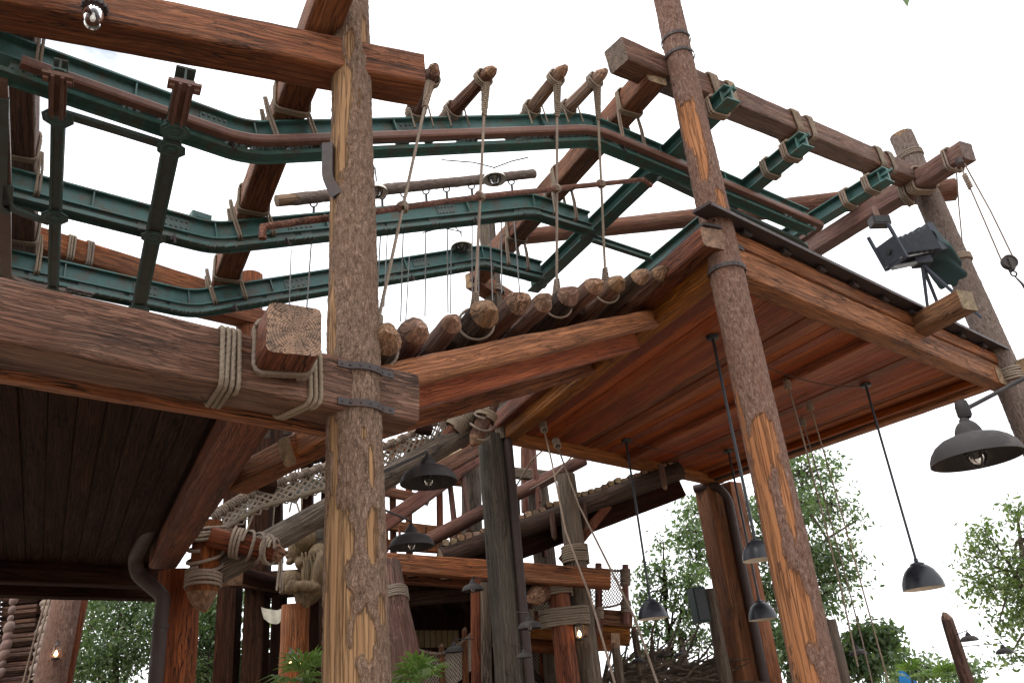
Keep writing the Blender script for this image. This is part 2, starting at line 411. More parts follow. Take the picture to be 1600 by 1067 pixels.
def endgrain(name, c0, c1):
    s = NT(name); tc = s.n('TexCoord'); sep = s.n('SeparateXYZ')
    w = s.n('TexNoise'); w.inputs['Scale'].default_value = 7; w.inputs['Detail'].default_value = 4
    s.l(tc.outputs['Object'], w.inputs['Vector'])
    off = s.n('VectorMath', operation='MULTIPLY_ADD'); off.inputs[1].default_value = (0, .075, .075); s.l(w.outputs['Color'], off.inputs[0]); s.l(tc.outputs['Object'], off.inputs[2])
    s.l(off.outputs[0], sep.inputs[0]); Y = s.math('SUBTRACT', sep.outputs[1], .02); Zz = s.math('SUBTRACT', sep.outputs[2], .02)
    rr = s.math('SQRT', s.math('ADD', s.math('MULTIPLY', Y, Y), s.math('MULTIPLY', Zz, Zz)))
    ring = s.math('SINE', s.math('MULTIPLY', rr, 330))
    an = s.math('ARCTAN2', Y, Zz); cv = s.n('CombineXYZ'); s.l(s.math('MULTIPLY', an, 2.6), cv.inputs[0]); s.l(s.math('MULTIPLY', rr, 3), cv.inputs[1])
    ra = s.noise(cv.outputs[0], 1.6, 4, .6); ck = s.ramp(s.math('ABSOLUTE', s.math('SUBTRACT', ra, .5)), [(0, 0), (.006, .4), (.016, 1)])
    col = s.ramp(ring, [(0, c0), (1, c1)])
    blot = s.ramp(s.noise(tc.outputs['Object'], 9, 5), [(.35, .55), (.65, 1.05)]); col = s.mix(1., col, blot, 'MULTIPLY')
    col = s.mix(s.math('MULTIPLY', s.math('SUBTRACT', 1., ck), .9), col, (.02, .012, .008)); col = s.hsv(col, .7, 1.05)
    s.out(col, .75, s.math('ADD', s.math('MULTIPLY', ring, .12), ck), .008)
endgrain('endgrain', (.26, .160, .088), (.46, .315, .185))
endgrain('endgrain_old', (.115, .072, .050), (.21, .145, .108))
wood('cut_end', (0.1326, 0.0673, 0.0403), (0.2754, 0.1484, 0.0883), (0.4284, 0.2474, 0.1536), (0.3060, 0.2278, 0.1728), .5, rough=.7, fine=14)

def bark(name, b0, b1, b2, w0, w1, w2):
    s = NT(name); at = s.n('Attribute', attribute_name='bark'); f = at.outputs['Fac']
    v = s.coords((1.0, 1.5, 1.5))
    vo = s.n('TexVoronoi', feature='DISTANCE_TO_EDGE'); vo.inputs['Scale'].default_value = 26
    wv = s.n('TexNoise'); wv.inputs['Scale'].default_value = 9; wv.inputs['Detail'].default_value = 4; s.l(v, wv.inputs['Vector'])
    mx = s.n('VectorMath', operation='MULTIPLY_ADD'); mx.inputs[1].default_value = (.22, .16, .16); s.l(wv.outputs['Color'], mx.inputs[0]); s.l(s.coords((.42, 1.5, 1.5)), mx.inputs[2]); s.l(mx.outputs[0], vo.inputs['Vector'])
    ed = s.ramp(vo.outputs['Distance'], [(0, 0), (.16, 1)])
    fl = s.noise(s.coords((11, 32, 32)), 1, 7, .72)
    big = s.noise(s.coords((1.2, 3, 3)), 1, 5, .6)
    bc = s.ramp(fl, [(.33, tuple(x*.8 for x in b0)), (.5, b1), (.67, b2)]); bc = s.mix(s.math('MULTIPLY', s.math('SUBTRACT', 1., ed), .22), bc, (.018, .011, .009))
    bc = s.mix(s.ramp(big, [(.4, 0), (.7, .6)]), bc, tuple(.55*x+.45*y for x, y in zip(b1, w0)))
    g = s.noise(s.coords((.9, 30, 30)), 1., 6, .62, .7); g2 = s.noise(s.coords((2.5, 85, 85)), 1, 4)
    crn = s.ramp(s.math('ABSOLUTE', s.math('SUBTRACT', s.noise(s.coords((.6, 17, 17)), 1, 4, .55, .8), .5)), [(0, 0), (.02, .6), (.045, 1)])
    wc = s.ramp(g, [(.22, w0), (.5, w1), (.85, w2)]); wc = s.mix(s.ramp(big, [(.35, .0), (.62, .35)]), wc, w2); wc = s.mix(s.math('MULTIPLY', s.math('SUBTRACT', 1., crn), s.ramp(s.noise(s.coords((1.6, 4, 4)), 1, 3), [(.45, .05), (.62, .6)])), wc, (.05, .024, .012))
    edge = s.ramp(f, [(.0, 0), (.35, 1), (.75, 0)]); col = s.mix(f, wc, bc); col = s.mix(s.math('MULTIPLY', edge, .6), col, (.03, .017, .011))
    hb = s.math('ADD', s.math('MULTIPLY', ed, .35), s.math('ADD', s.math('MULTIPLY', fl, 1.0), s.math('MULTIPLY', s.noise(s.coords((26, 60, 60)), 1, 4, .7), .4))); hw = s.math('ADD', s.math('MULTIPLY', g, .5), s.math('MULTIPLY', crn, .6))
    h = s.mix(f, hw, hb)
    s.out(col, .82, h, .028, 1., .22)
bark('bark', (.095, .056, .038), (.215, .136, .094), (.33, .225, .165), (.150, .074, .034), (.255, .140, .066), (.35, .215, .110))
bark('bark_orange', (.095, .052, .038), (.205, .118, .088), (.31, .205, .165), (.19, .070, .028), (.29, .118, .048), (.36, .170, .078))
bark('bark_grey', (.085, .061, .051), (.195, .145, .122), (.30, .235, .205), (.11, .06, .035), (.2, .12, .07), (.3, .2, .13))

def simple(name, col, rough, metal=0., noise_amt=.25, nscale=14, spec=.4, bd=.002, rust=None, ra=.35):
    s = NT(name); v = s.coords((1, 1, 1)); n = s.noise(v, nscale, 6, .65)
    c = s.ramp(n, [(.3, tuple(x*(1-noise_amt) for x in col)), (.7, tuple(min(1, x*(1+noise_amt)) for x in col))])
    if rust: c = s.mix(s.ramp(s.noise(s.coords((2, 2, 2)), 2.2, 8, .7), [(.50, 0), (.66, ra)]), c, rust)
    c = s.hsv(c, .88, 1.12, .01)
    return s.out(c, s.ramp(n, [(.3, max(.05, rough-.12)), (.7, min(1, rough+.15))]), n, bd, 1, spec, metal)
simple('teal', (.050, .112, .102), .45, rust=(.085, .052, .034), ra=.8)
simple('teal_dark', (.070, .098, .090), .5, rust=(.075, .048, .036), ra=.7)
simple('rail_brown', (.155, .085, .065), .5, rust=(.07, .04, .03))
simple('iron', (.034, .025, .024), .55, .2, rust=(.09, .04, .025))
simple('pipe', (.034, .019, .014), .65, .0, rust=(.05, .04, .035))
simple('lamp_grey', (.026, .022, .022), .65, .0, .18, 8, spec=.25, rust=(.11, .085, .07), ra=.4)
simple('lamp_black', (.018, .020, .026), .38, .0, .2, 9)
simple('lamp_inner', (.72, .66, .57), .6, 0, .1)
simple('porcelain', (.62, .60, .55), .35, 0, .1)
simple('black', (.012, .012, .013), .5)
simple('canvas', (.30, .27, .22), .85, 0, .2, 7, bd=.01)
simple('ochre', (.22, .16, .08), .85, 0, .2, 5)
simple('stone', (.20, .15, .12), .85, 0, .4, 6, bd=.02)
simple('bellows', (.045, .050, .062), .7, spec=.2)
simple('dark_cloth', (.022, .040, .040), .85, 0, .3, 20)
simple('green_box', (.012, .03, .026), .6, spec=.2)
simple('steel', (.16, .155, .15), .5, .4)
simple('wire', (.02, .018, .017), .6)
simple('white_clay', (.20, .13, .11), .8)
simple('net', (.30, .25, .20), .9)
simple('blue', (.04, .16, .42), .6)
def rope_mat():
    s = NT('rope'); n = s.noise(s.coords((1, 1, 1)), 90, 4, .7); n2 = s.noise(s.coords((1, 1, 1)), 3, 4)
    c = s.ramp(n, [(.3, (.135, .100, .075)), (.7, (.33, .265, .205))]); c = s.mix(s.ramp(n2, [(.35, .45), (.6, 0)]), c, (.13, .095, .07)); c = s.hsv(c, .85, 1.15, .01)
    s.out(c, .9, n, .004, 1, .2)
rope_mat()
def carved():
    s = NT('carved'); v = s.coords((1, 1, 1)); g = s.noise(s.coords((9, 9, 2.2)), 2.4, 6, .6, .6); n = s.noise(v, 3, 5)
    c = s.ramp(g, [(.25, (.035, .020, .009)), (.5, (.110, .068, .030)), (.8, (.20, .130, .060))]); c = s.mix(s.ramp(n, [(.5, 0), (.75, .4)]), c, (.05, .055, .033))
    s.out(c, .7, g, .025)
carved()
def leaf(name, c0, c1, c2):
    s = NT(name); ge = s.n('NewGeometry'); r = ge.outputs['Random Per Island']
    c = s.ramp(r, [(0, c0), (.55, c1), (1, c2)])
    s.l(c, s.b.inputs['Base Color']); s.b.inputs['Roughness'].default_value = .42; s.b.inputs['Specular IOR Level'].default_value = .45
    tr = s.n('BsdfTranslucent'); s.l(s.mix(1., c, (1.25, 1.5, .55), 'MULTIPLY'), tr.inputs['Color']); ad = s.n('MixShader'); ad.inputs[0].default_value = .42
    s.l(s.b.outputs[0], ad.inputs[1]); s.l(tr.outputs[0], ad.inputs[2]); s.l(ad.outputs[0], s.t.nodes['Material Output'].inputs['Surface'])
leaf('leaf', (.045, .080, .036), (.095, .145, .068), (.19, .235, .135))
leaf('leaf_light', (.065, .105, .032), (.13, .185, .065), (.23, .27, .13))
leaf('leaf_palm', (.035, .075, .018), (.085, .15, .035), (.16, .22, .07))
def glassm():
    s = NT('glass'); s.b.inputs['Transmission Weight'].default_value = 1.; s.b.inputs['Roughness'].default_value = .03; s.b.inputs['IOR'].default_value = 1.3; s.b.inputs['Base Color'].default_value = (.93, .95, .95, 1)
glassm()
def emit(name, col, st):
    s = NT(name); s.b.inputs['Emission Color'].default_value = (*col, 1); s.b.inputs['Emission Strength'].default_value = st; s.b.inputs['Base Color'].default_value = (*col, 1)
emit('flame', (1, .55, .22), 14)
def ground_mat():
    s = NT('ground'); v = s.coords((1, 1, 1), False); n = s.noise(v, .8, 8, .6); n2 = s.noise(v, 14, 6, .7)
    c = s.ramp(n, [(.3, (.27, .21, .16)), (.7, (.38, .305, .24))]); c = s.mix(s.math('MULTIPLY', n2, .4), c, (.23, .175, .135)); s.out(c, .85, n2, .02)
ground_mat()

# ------------------------------------------------------------------ ground
g = MB(); g.add([(-300, -300, 0), (300, -300, 0), (300, 300, 0), (-300, 300, 0)], [(0, 1, 2, 3)])
o = mk('ground', g.mesh('ground', 'ground', False)); o['kind'] = 'structure'

# ------------------------------------------------------------------ big posts
CP = Vector((-1.37, 6.5, 0))
# heights are z, angle 0 faces the camera, + is to the right in the picture
def zc(py, px=553, Y=6.5): return Yp(px, py, Y).z
S_ = 1
peelc = [(zc(150), -.55*S_, .55, .75), (zc(240), -.75*S_, .6, .60), (zc(95), -.1*S_, .22, .35), (zc(330), -1.25*S_, .5, .35), (zc(510), -1.0*S_, .5, .22),
         (zc(690), -.85*S_, .16, .25), (zc(690), .35*S_, .05, .10), (zc(735), -.75*S_, .3, .18), (zc(850), -.75*S_, .42, .62), (zc(980), -.75*S_, .6, .75), (zc(1090), -.5*S_, .5, .7),
         (zc(735), .62*S_, .2, .16), (zc(845), .62*S_, .2, .22), (zc(1000), .2*S_, .22, .45), (zc(960), .95*S_, .15, .2), (zc(60), .9*S_, .3, .3)]
post_c = bark_post('log_post', 'massive bark-clad log post with peeled patches, nearest the camera, beside the rope-lashed beam', CP, CP+Vector((0.0, 0, 10.2)), .252, .160, peelc, n=112, step=.013, seedv=3.1)
peel2 = [(Yp(1085, 235, 9.35).z, .05*S_, .62, .6), (Yp(1075, 200, 9.35).z, -.7*S_, .5, .4), (Yp(1115, 330, 9.35).z, .7*S_, .3, .4), (Yp(1205, 700, 9.35).z, -.2*S_, .38, .8), (Yp(1200, 660, 9.35).z, -1.1*S_, .5, .35),
         (Yp(1195, 800, 9.35).z, -.75*S_, .7, .55), (Yp(1245, 960, 9.35).z, -.35*S_, .55, .75), (Yp(1260, 1040, 9.35).z, -.5*S_, .4, .6), (Yp(1225, 790, 9.35).z, .5*S_, .5, .25), (.6, 0, .9, 1.2), (Yp(1240, 880, 9.35).z, -1.2*S_, .9, .4)]
P2 = Yp(1130, 420, 9.35); P2.z = 0
post_2 = bark_post('log_post', 'tall log post with orange peeled patches standing at the near corner of the platform', P2, P2+Vector((.06, 0, 11.9)), .232, .172, peel2, n=88, step=.018, mat='bark_orange', seedv=11.)
b3 = Yp(1600, 650, 15.0); t3 = Yp(1408, 212, 15.0); d3 = (t3-b3); 
P3a = b3 - d3*(b3.z/d3.z)
post_3 = bark_post('log_post', 'grey bark log post rising behind the old bellows camera on the platform', P3a, t3, .285, .225, [(t3.z, 0, .1, .6)], n=56, step=.03, mat='bark_grey', seedv=21.)
LASH = 'rope_lashing'
def wrap_post(post, px, py, Y, r, turns=4, sp=.03, rr=.016):
    p = Yp(px, py, Y); M = WM[post.name]; x = (M.inverted()@p).x
    return coil(post, M, circ(r), turns, sp, rr, x)
wrap_post(post_3, 1497, 412, 15.0, .28, 2.6, .045, .026)
wrap_post(post_3, 1452, 300, 15.0, .26, 5.5, .045, .026)
wrap_post(post_3, 1425, 248, 15.0, .25, 3, .045, .024)
def ring_strap(post, z, r, w=.05, rivets=18, name='iron_band', tilt=0.):
    M = WM[post.name]; x0 = z
    pts = [M@Vector((x0+tilt*math.cos(2*math.pi*k/24), r*math.cos(2*math.pi*k/24), r*math.sin(2*math.pi*k/24))) for k in range(25)]
    return strap(post, pts, w, ZD, rivets, name)
ring_strap(post_2, Yp(1130, 414, 9.15).z, .235, .06, 20); ring_strap(post_2, Yp(1050, 66, 9.35).z, .208, .05, 18); ring_strap(post_2, Yp(1055, 92, 9.35).z, .210, .05, 18)

# ------------------------------------------------------------------ near-left roof deck: beams
lb0 = Vector((-3.16, 4.55, 4.05)); lb1 = Vector((-1.13, 6.47, 4.05)); ld = (lb1-lb0).normalized(); ln_ = Vector((ld.y, -ld.x, 0))   # normal towards the camera
LBW, LBH = .44, .46
a = lb0-ld*2.2; b = lb0+ld*((Zp(660, 640, 4.15)-lb0).dot(ld))
off = -ln_*(LBW/2)+ZD*(LBH/2)
left_beam = timber('deck_beam', 'heavy weathered square beam strapped to the nearest log post', 'beam', a+off, b+off, LBW, LBH, 'wood_grey', rc=.045, jit=.010)
# iron straps over the beam and the post
pr = .212
for zz in (4.10, 4.43):
    cx = (CP-lb0).dot(ld); base = lb0+ld*cx; base.z = zz
    pts = []
    dn = (Vector((CP.x, CP.y, 0))-Vector((lb0.x, lb0.y, 0))).dot(ln_)      # post axis behind the face
    for k in range(25):
        s = -.27+.54*k/24; out = max(.004, dn+math.sqrt(max(0, (pr+.035)**2-s*s)) if abs(s) < pr+.03 else .004)
        pts.append(base+ld*s+ln_*out)
    strap(left_beam, pts, .06, ZD, 7)
fas0 = lb0-ln_*.62-ld*2.0; fas1 = b-ln_*.62-ld*.55
timber('fascia_board', 'thin red-stained board under the heavy beam at the edge of the dark deck', 'board', fas0+ZD*.10, fas1+ZD*.10, .14, .22, 'wood_orange', jit=.004)
# cross timber whose end grain faces the camera
ct = Vector((-1.75, 5.33, 0)); ctr = Vector((-1.42, 5.58, 0)); ctd = VD.normalized()
c0 = (ct+ctr)/2; c0.z = 4.2+.20
cross = timber('cross_timber', 'square timber with ringed end grain facing the camera, roped to the heavy beam', 'timber', c0, c0+ctd*7.9, .40, .40, 'wood_red', rc=.05, jit=.010)
# rope lashing where the cross timber meets the heavy beam
MB_ = frame(lb0-ln_*(LBW/2)+ZD*(LBH/2), lb0-ln_*(LBW/2)+ZD*(LBH/2)+ld)
xc = (c0-lb0).dot(ld)+.10
lp = rrect(LBW+.025, LBH+.03, .06)
lash = coil(cross, MB_, lp, 3.6, .042, .020, xc-.44, .16)
coil(cross, MB_, lp, 2.6, .042, .020, xc+.20, -.20)
MC = frame(c0, c0+ctd); coil(cross, MC, rrect(.43, .43, .06), 2.6, .042, .020, .30, .12)

# dark boarded underside of the left deck
deckL = thing('timber_deck', 'dark boarded deck overhead with planks running away from the camera', 'deck', (lb0.x-1, lb0.y+2, 4.2))
Lb = lb0-ln_*.5
back = Zp(100, 900, 4.2); nplank = 200; pw = .215
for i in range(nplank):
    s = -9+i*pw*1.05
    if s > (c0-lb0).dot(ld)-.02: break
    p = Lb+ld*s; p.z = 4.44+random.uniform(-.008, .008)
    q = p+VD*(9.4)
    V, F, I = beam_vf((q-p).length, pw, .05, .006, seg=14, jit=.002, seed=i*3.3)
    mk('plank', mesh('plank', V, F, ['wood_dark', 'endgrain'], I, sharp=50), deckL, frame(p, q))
for k, sft in enumerate((.0, 7.2, 8.35)):      # bearers across the boards
    p0 = Lb-ld*9+VD*(sft+.9); p1 = Lb+ld*((c0-lb0).dot(ld)+.75)+VD*(sft+.9)
    if k == 0: continue
    p0.z = p1.z = 4.27
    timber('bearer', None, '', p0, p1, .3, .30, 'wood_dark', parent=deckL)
bb0 = Zp(-120, 905, 4.0); bb1 = Zp(330, 925, 4.0)
# upper surface of the deck, seen edge on
V, F = [(Lb-ld*9+ZD*.42), (Lb+ld*2.0+ZD*.42), (Lb+ld*2.0+VD*9.4+ZD*.42), (Lb-ld*9+VD*9.4+ZD*.42)], [(0, 1, 2, 3)]
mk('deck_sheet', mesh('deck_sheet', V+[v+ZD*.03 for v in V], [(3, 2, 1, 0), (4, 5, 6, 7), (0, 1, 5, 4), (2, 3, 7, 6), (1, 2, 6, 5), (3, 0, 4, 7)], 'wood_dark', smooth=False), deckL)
# column and downpipe under the far end of the cross timber
pc = Yp(262, 900, 12.3); col1 = log('round_column', 'orange-brown round column under the dark deck beside the drainpipe', 'column', (pc.x+.12, pc.y+.15, 0), (pc.x+.12, pc.y+.15, 4.15), .34, .30, 'wood_red', n=24, jit=.02)
dp = thing('drainpipe', 'brown metal drainpipe with an elbow running down beside the column', 'pipe', (pc.x-.1, pc.y-.3, 0))
pp = [Yp(296, 700, 9.3), Yp(262, 775, 10.4), Yp(211, 872, 11.7), Yp(214, 896, 11.8), Yp(256, 932, 11.8), Yp(252, 960, 11.8)]; pe = pp[-1].copy(); pe.z = 0
m1 = MB(); m1.tube(smooth_poly(pp+[pe], .22, 8), .098, 18); mk('pipe', m1.mesh('pipe', 'pipe', sharp=60), dp)
for q, dd in ((pp[-1]-ZD*.15, ZD), (pp[0].lerp(pp[1], .4), (pp[1]-pp[0]).normalized())):
    m1 = MB(); m1.tube([q-dd*.03, q+dd*.03], .112, 18); mk('collar', m1.mesh('collar', 'pipe', sharp=30), dp)

# ------------------------------------------------------------------ near-left upper frame
A = Zp(50, 10, 7.72); B = Zp(663, 129, 7.72); dd = (B-A).normalized(); nn = Vector((dd.y, -dd.x, 0))
TLH = .40; offs = -nn*.20+ZD*TLH/2
tl = timber('top_beam', 'thick square beam crossing in front of the nearest log post at the top left', 'beam', A-dd*2.5+offs, B+offs+dd*.02, .40, TLH, 'wood_red', rc=.03, jit=.009)
def vtimber(label, pl, pr_, z, near, far, w=None, h=.36, mat='wood_red', name='roof_timber'):
    """timber along V whose underside edges are seen at pixels pl / pr_"""
    a = Zp(*pl, z); b = Zp(*pr_, z); c = (a+b)/2; ww = w or (b-a).cross(VD).length
    c.z = z+h/2
    return timber(name, label, 'timber', c-VD*near, c+VD*far, ww, h, mat, rc=.03, jit=.008), c
T1, T1c = vtimber('long roof timber passing over the top beam beside the nearest post, girders hung under it', (415, 190), (480, 200), 8.24, 3.0, 4.2, .36)
T0, T0c = vtimber('roof timber at the left edge of the frame with rope-bound girders', (-4, 200), (52, 200), 8.14, 4.6, 4.2, .38, mat='wood_grey')
T2, T2c = vtimber('long roof timber running down-left from behind the platform corner post', (935, 195), (975, 225), 9.74, 1.2, 4.9, .34)
# far beam behind the left girders
fa = Zp(45, 392, 8.35); fb = Zp(300, 468, 8.35); fd = (fb-fa).normalized()
farb = timber('far_beam', 'red-brown roof beam behind the lowest green girder at the far left', 'beam', fa-fd*1.2+ZD*.17, fb+fd*.2+ZD*.17, .34, .36, 'wood_red')
MF = frame(fa+ZD*.17, fb+ZD*.17)
for px in (98, 130):
    q = Lp(px, 395, fa+ZD*.17, fb+ZD*.17); coil(farb, MF, rrect(.38, .41, .05), 2.6, .035, .016, (q-(fa+ZD*.17)).length)

# ------------------------------------------------------------------ right upper frame
bu0 = Yp(1000, 96, 8.9); bu1 = Yp(1448, 292, 14.0)
q0 = Yp(1056, 103, 9.4); q1 = Yp(1430, 275, 14.3); bd = (q1-q0).normalized()
e0 = Lp(985, 65, q0, q1); e1 = Lp(1452, 285, q0, q1); sh = Vector((-.30, .34, 0))*.55
bur = timber('top_beam', 'long square beam sloping away along the platform, three green girders roped under it', 'beam', e0+sh, e1+sh*.3, .36, .40, 'wood_grey', rc=.03, jit=.009)
# beam end seen as an oblong block at the left: same timber; the beam crossing it at the far post
v0 = Yp(1512, 236, 13.2); v1 = Yp(1255, 398, 17.2)
vb3 = timber('tie_beam', 'square tie beam crossing the grey bark post, rope pulley hung from its end', 'beam', v0, v1, .36, .38, 'wood_grey', rc=.03)
Mv = WM[vb3.name]; coil(vb3, Mv, rrect(.42, .44, .06), 2.4, .05, .022, .28)
xx = (Mv.inverted()@Yp(1438, 285, 14.4)).x
coil(vb3, Mv, rrect(.48, .52, .08), 4.5, .05, .024, xx-.25, .25); coil(vb3, Mv, rrect(.50, .54, .08), 3.5, .05, .024, xx+.15, -.45)
l0 = Yp(1492, 296, 15.0); l1 = Yp(1330, 288, 15.2); l2 = Yp(800, 372, 17.2)
log('round_beam', 'round red-brown log beam running level behind the green girders', 'log', l0, l2, .24, .19, 'rail_red', n=18, jit=.012)

# ------------------------------------------------------------------ green girders
def poly3(low, high, zl, zh):
    return [Zp(x, y, zl) for x, y in low]+[Zp(x, y, zh) for x, y in high]
ZL, ZH = 8.05, 9.5
G = {}
G[1] = poly3([(-150, 2), (385, 196)], [(915, 182), (1026, 229), (1258, 330)], ZL, ZH)
G[2] = poly3([(-150, 222), (334, 352)], [(824, 305), (918, 334)], ZL, ZH)
G[3] = poly3([(-150, 356), (300, 457)], [(750, 386), (844, 411)], ZL, ZH)
def flat_rail(w, t, dz, lip=.05):
    return [(-w/2, dz), (-w/2, dz-lip), (-w/2+t, dz-lip), (-w/2+t, dz-t), (w/2-t, dz-t), (w/2-t, dz-lip), (w/2, dz-lip), (w/2, dz)]
glabels = {1: 'nearest and highest of the three bent green steel girders, brown pipe rail along it', 2: 'middle one of the three bent green steel girders', 3: 'farthest and lowest of the three bent green steel girders'}
girders = {}
for k, P in G.items():
    # keep each leg straight in plan: smooth only at the bends
    pts = smooth_poly(P, .20, 6); gk = thing('steel_girder', glabels[k], 'girder', P[0], 'green steel girders over the bridge'); girders[k] = gk
    V, F = sweep_vf(I_prof(.17, .27), pts); mk('web_beam', mesh('web_beam', V, F, 'teal', smooth=False), gk)
    rz = -.42 if k == 1 else -.35
    V, F = sweep_vf(flat_rail(.20, .016, rz), pts); mk('lower_rail', mesh('lower_rail', V, F, 'teal', smooth=False), gk)
    if k > 1: V, F = sweep_vf([(-.03, -.26), (.03, -.26), (.03, rz-.005), (-.03, rz-.005)], pts); mk('packing_strip', mesh('packing_strip', V, F, 'teal_dark', smooth=False), gk)
    # spacers, bolts
    d = 0; rs = resample(pts, .31)
    j = 0
    for i in range(3, len(rs)-2):
        if random.random() < .4: continue
        p = rs[i]; M = frame(p, rs[i+1]); b_ = MB(); L_ = .16 if i % 2 else .26
        L_ *= random.uniform(.7, 1.6); b_.box((0, 0, (rz-.27)/2), (L_, .10, -.27-rz+.012)); 
        for sx in (-.4, 0, .4): b_.box((sx*L_, .085, -.285), (.025, .06, .03)); b_.box((sx*L_, -.085, -.40), (.025, .06, .03))
        mk('spacer', b_.mesh('spacer', 'teal_dark', False), gk, M)
    for i in range(6, len(rs)-2, 7):     # hooks and web stiffeners
        M = frame(rs[i], rs[i+1]); b_ = MB(); b_.box((0, 0, -.135), (.016, .15, .22)); mk('stiffener', b_.mesh('stiffener', 'teal', False), gk, M)
    for i in range(9, len(rs)-4, 9):
        M = frame(rs[i], rs[i+1]); b_ = MB(); b_.tube([(0, -.10, -.41), (0, -.13, -.38), (.02, -.13, -.50), (.05, -.12, -.48)], .014, 6); b_.box((.0, -.09, -.42), (.07, .03, .05)); mk('clamp', b_.mesh('clamp', 'iron'), gk, M)
for k, leg, px, L_ in ((3, 1, 440, .42), (3, 1, 640, .3), (2, 1, 460, .36), (2, 1, 690, .3), (2, 0, 285, .34), (3, 0, 265, .34), (1, 0, 300, .3), (1, 1, 640, .34)):   # bolted splice plates on the webs
    A_, B_ = G[k][leg], G[k][leg+1]; p = Lp(px, 300, A_, B_); M = frame(p, p+(B_-A_)); b_ = MB(); b_.box((0, -.018, -.135), (L_, .014, .17))
    for i in range(5):
        for zz in (-.085, -.185): b_.tube([(L_*(i-2)/5.2, -.024, zz), (L_*(i-2)/5.2, -.045, zz)], .014, 6)
    mk('splice_plate', b_.mesh('splice_plate', 'teal_dark', False), girders[k], M)
# brown pipe rail along girder 1
cof = -VD*.17-ZD*.36
r1 = [Lp(40, 80, G[1][0], G[1][1])+cof]+[p+cof for p in G[1][1:4]]+[G[1][4]+cof+(G[1][4]-G[1][3]).normalized()*.15]
e_ = r1[-1]; rp_ = smooth_poly(r1+[e_+VD*.25, e_+VD*.9], .3, 6)
V, F = sweep_vf([(-.06, .03), (-.045, .05), (.045, .05), (.06, .03), (.06, -.03), (.045, -.05), (-.045, -.05), (-.06, -.03)], rp_)
mk('pipe_rail', mesh('pipe_rail', V, F, 'rail_brown', sharp=30), girders[1])
# frame ends bent round at the left edge
lf = smooth_poly([Zp(2, 120, 7.62), Zp(8, 250, 7.62), Zp(10, 430, 7.62), Zp(45, 443, 7.62), Zp(110, 455, 7.62)], .3, 6)
V, F = sweep_vf([(-.06, 0), (.06, 0), (.06, -.05), (-.06, -.05)], lf)
mk('end_frame', mesh('end_frame', V, F, 'rail_brown', sharp=30), girders[3])
for (q0_, q1_, q2_, q3_, gk_) in (((14, 285, 7.6), (12, 318, 7.6), (24, 326, 7.6), (78, 345, 7.6), 2), ((6, 150, 7.6), (4, 296, 7.6), (8, 302, 7.6), (10, 330, 7.6), 2), ((88, 172, 7.6), (180, 200, 7.6), (250, 222, 7.6), (266, 228, 7.6), 1)):
    V, F = sweep_vf([(-.05, 0), (.05, 0), (.05, -.045), (-.05, -.045)], smooth_poly([Zp(*q0_), Zp(*q1_), Zp(*q2_), Zp(*q3_)], .2, 5)); mk('edge_rail', mesh('edge_rail', V, F, 'teal_dark', smooth=False), girders[gk_])
# cross members below the girders on the left
def octo(parent, p, r=.15):
    m_ = MB(); prof = [(.001, -.014), (r*.28, -.014), (r*.30, -.004), (r*.55, -.004), (r*.58, -.008), (r*.72, -.008), (r*.75, -.002), (r, -.002), (r, .005), (.001, .005)]
    m_.lathe(prof, 8, Matrix.Translation(p)); mk('node_plate', m_.mesh('node_plate', 'teal', False), parent)
def xmember(label, near, far, z, w, h, nodes):
    a = Zp(*near, z); b = Zp(*far, z); d = (b-a).normalized(); t_ = thing('cross_member', label, 'girder', a, 'green cross members')
    V, F = sweep_vf(I_prof(w, h, .02, .02, 0), [a-d*.25, b+d*.25]); mk('web_beam', mesh('web_beam', V, F, 'teal_dark', smooth=False), t_)
    for sy in (-1, 1): V, F = sweep_vf([(sy*w*.42-.012, -h+.001), (sy*w*.42+.012, -h+.001), (sy*w*.42+.012, -h-.014), (sy*w*.42-.012, -h-.014)], [a-d*.25, b+d*.25]); mk('rib', mesh('rib', V, F, 'teal', smooth=False), t_)
    for q in nodes: octo(t_, Lp(*q, a-ZD*(h+.016), b-ZD*(h+.016)))
    return t_, a, b, d
x1, a1, b1, d1 = xmember('narrow dark green cross member at the far left, under the three girders', (95, 120), (84, 460), 7.575, .12, .13, [(90, 185), (85, 340), (84, 458)])
x2, a2, b2, d2 = xmember('wide dark green cross member with an upright bracket plate, left of the nearest post', (286, 132), (214, 490), 7.575, .18, .17, [(270, 205), (266, 234), (240, 372), (216, 484)])
def bracket(parent, px0, py0, px1, py1, z, w):
    a = Zp(px0, py0, z+.35); b = Zp(px1, py1, z); M = frame(b, a, (0, -1, .3)); L = (a-b).length; m_ = MB()
    m_.box((L/2, 0, 0), (L, w, .03)); m_.box((L/2, 0, .05), (L, .05, .09)); m_.box((L-.06, 0, .06), (.14, w*1.15, .03))
    for y in (-w*.42, w*.42): m_.box((L-.06, y, .09), (.05, .05, .03))
    for y in (-w*.3, w*.3):
        for f in (.2, .4): m_.box((L*f, y, .02), (.03, .03, .03))
    mk('bracket_plate', m_.mesh('bracket_plate', 'rail_brown', False), parent, M)
for par, a_, d_, w_ in ((x2, a2, d2, .22), (x1, a1, d1, .19)):     # rust-brown bolted end plates under the near ends
    M = frame(a_-d_*.30-ZD*.21, a_+d_*.5-ZD*.21); m_ = MB(); L_ = .62
    m_.box((L_/2, 0, 0), (L_, w_*.8, .025)); m_.box((.06, 0, -.02), (.13, w_*1.35, .03)); m_.box((L_/2, -.04, -.03), (L_, .03, .05)); m_.box((L_/2, .04, -.03), (L_, .03, .05))
    for y in (-w_*.5, w_*.5): m_.box((.06, y, -.045), (.045, .045, .03))
    mk('end_bracket', m_.mesh('end_bracket', 'rail_brown', False), par, M)
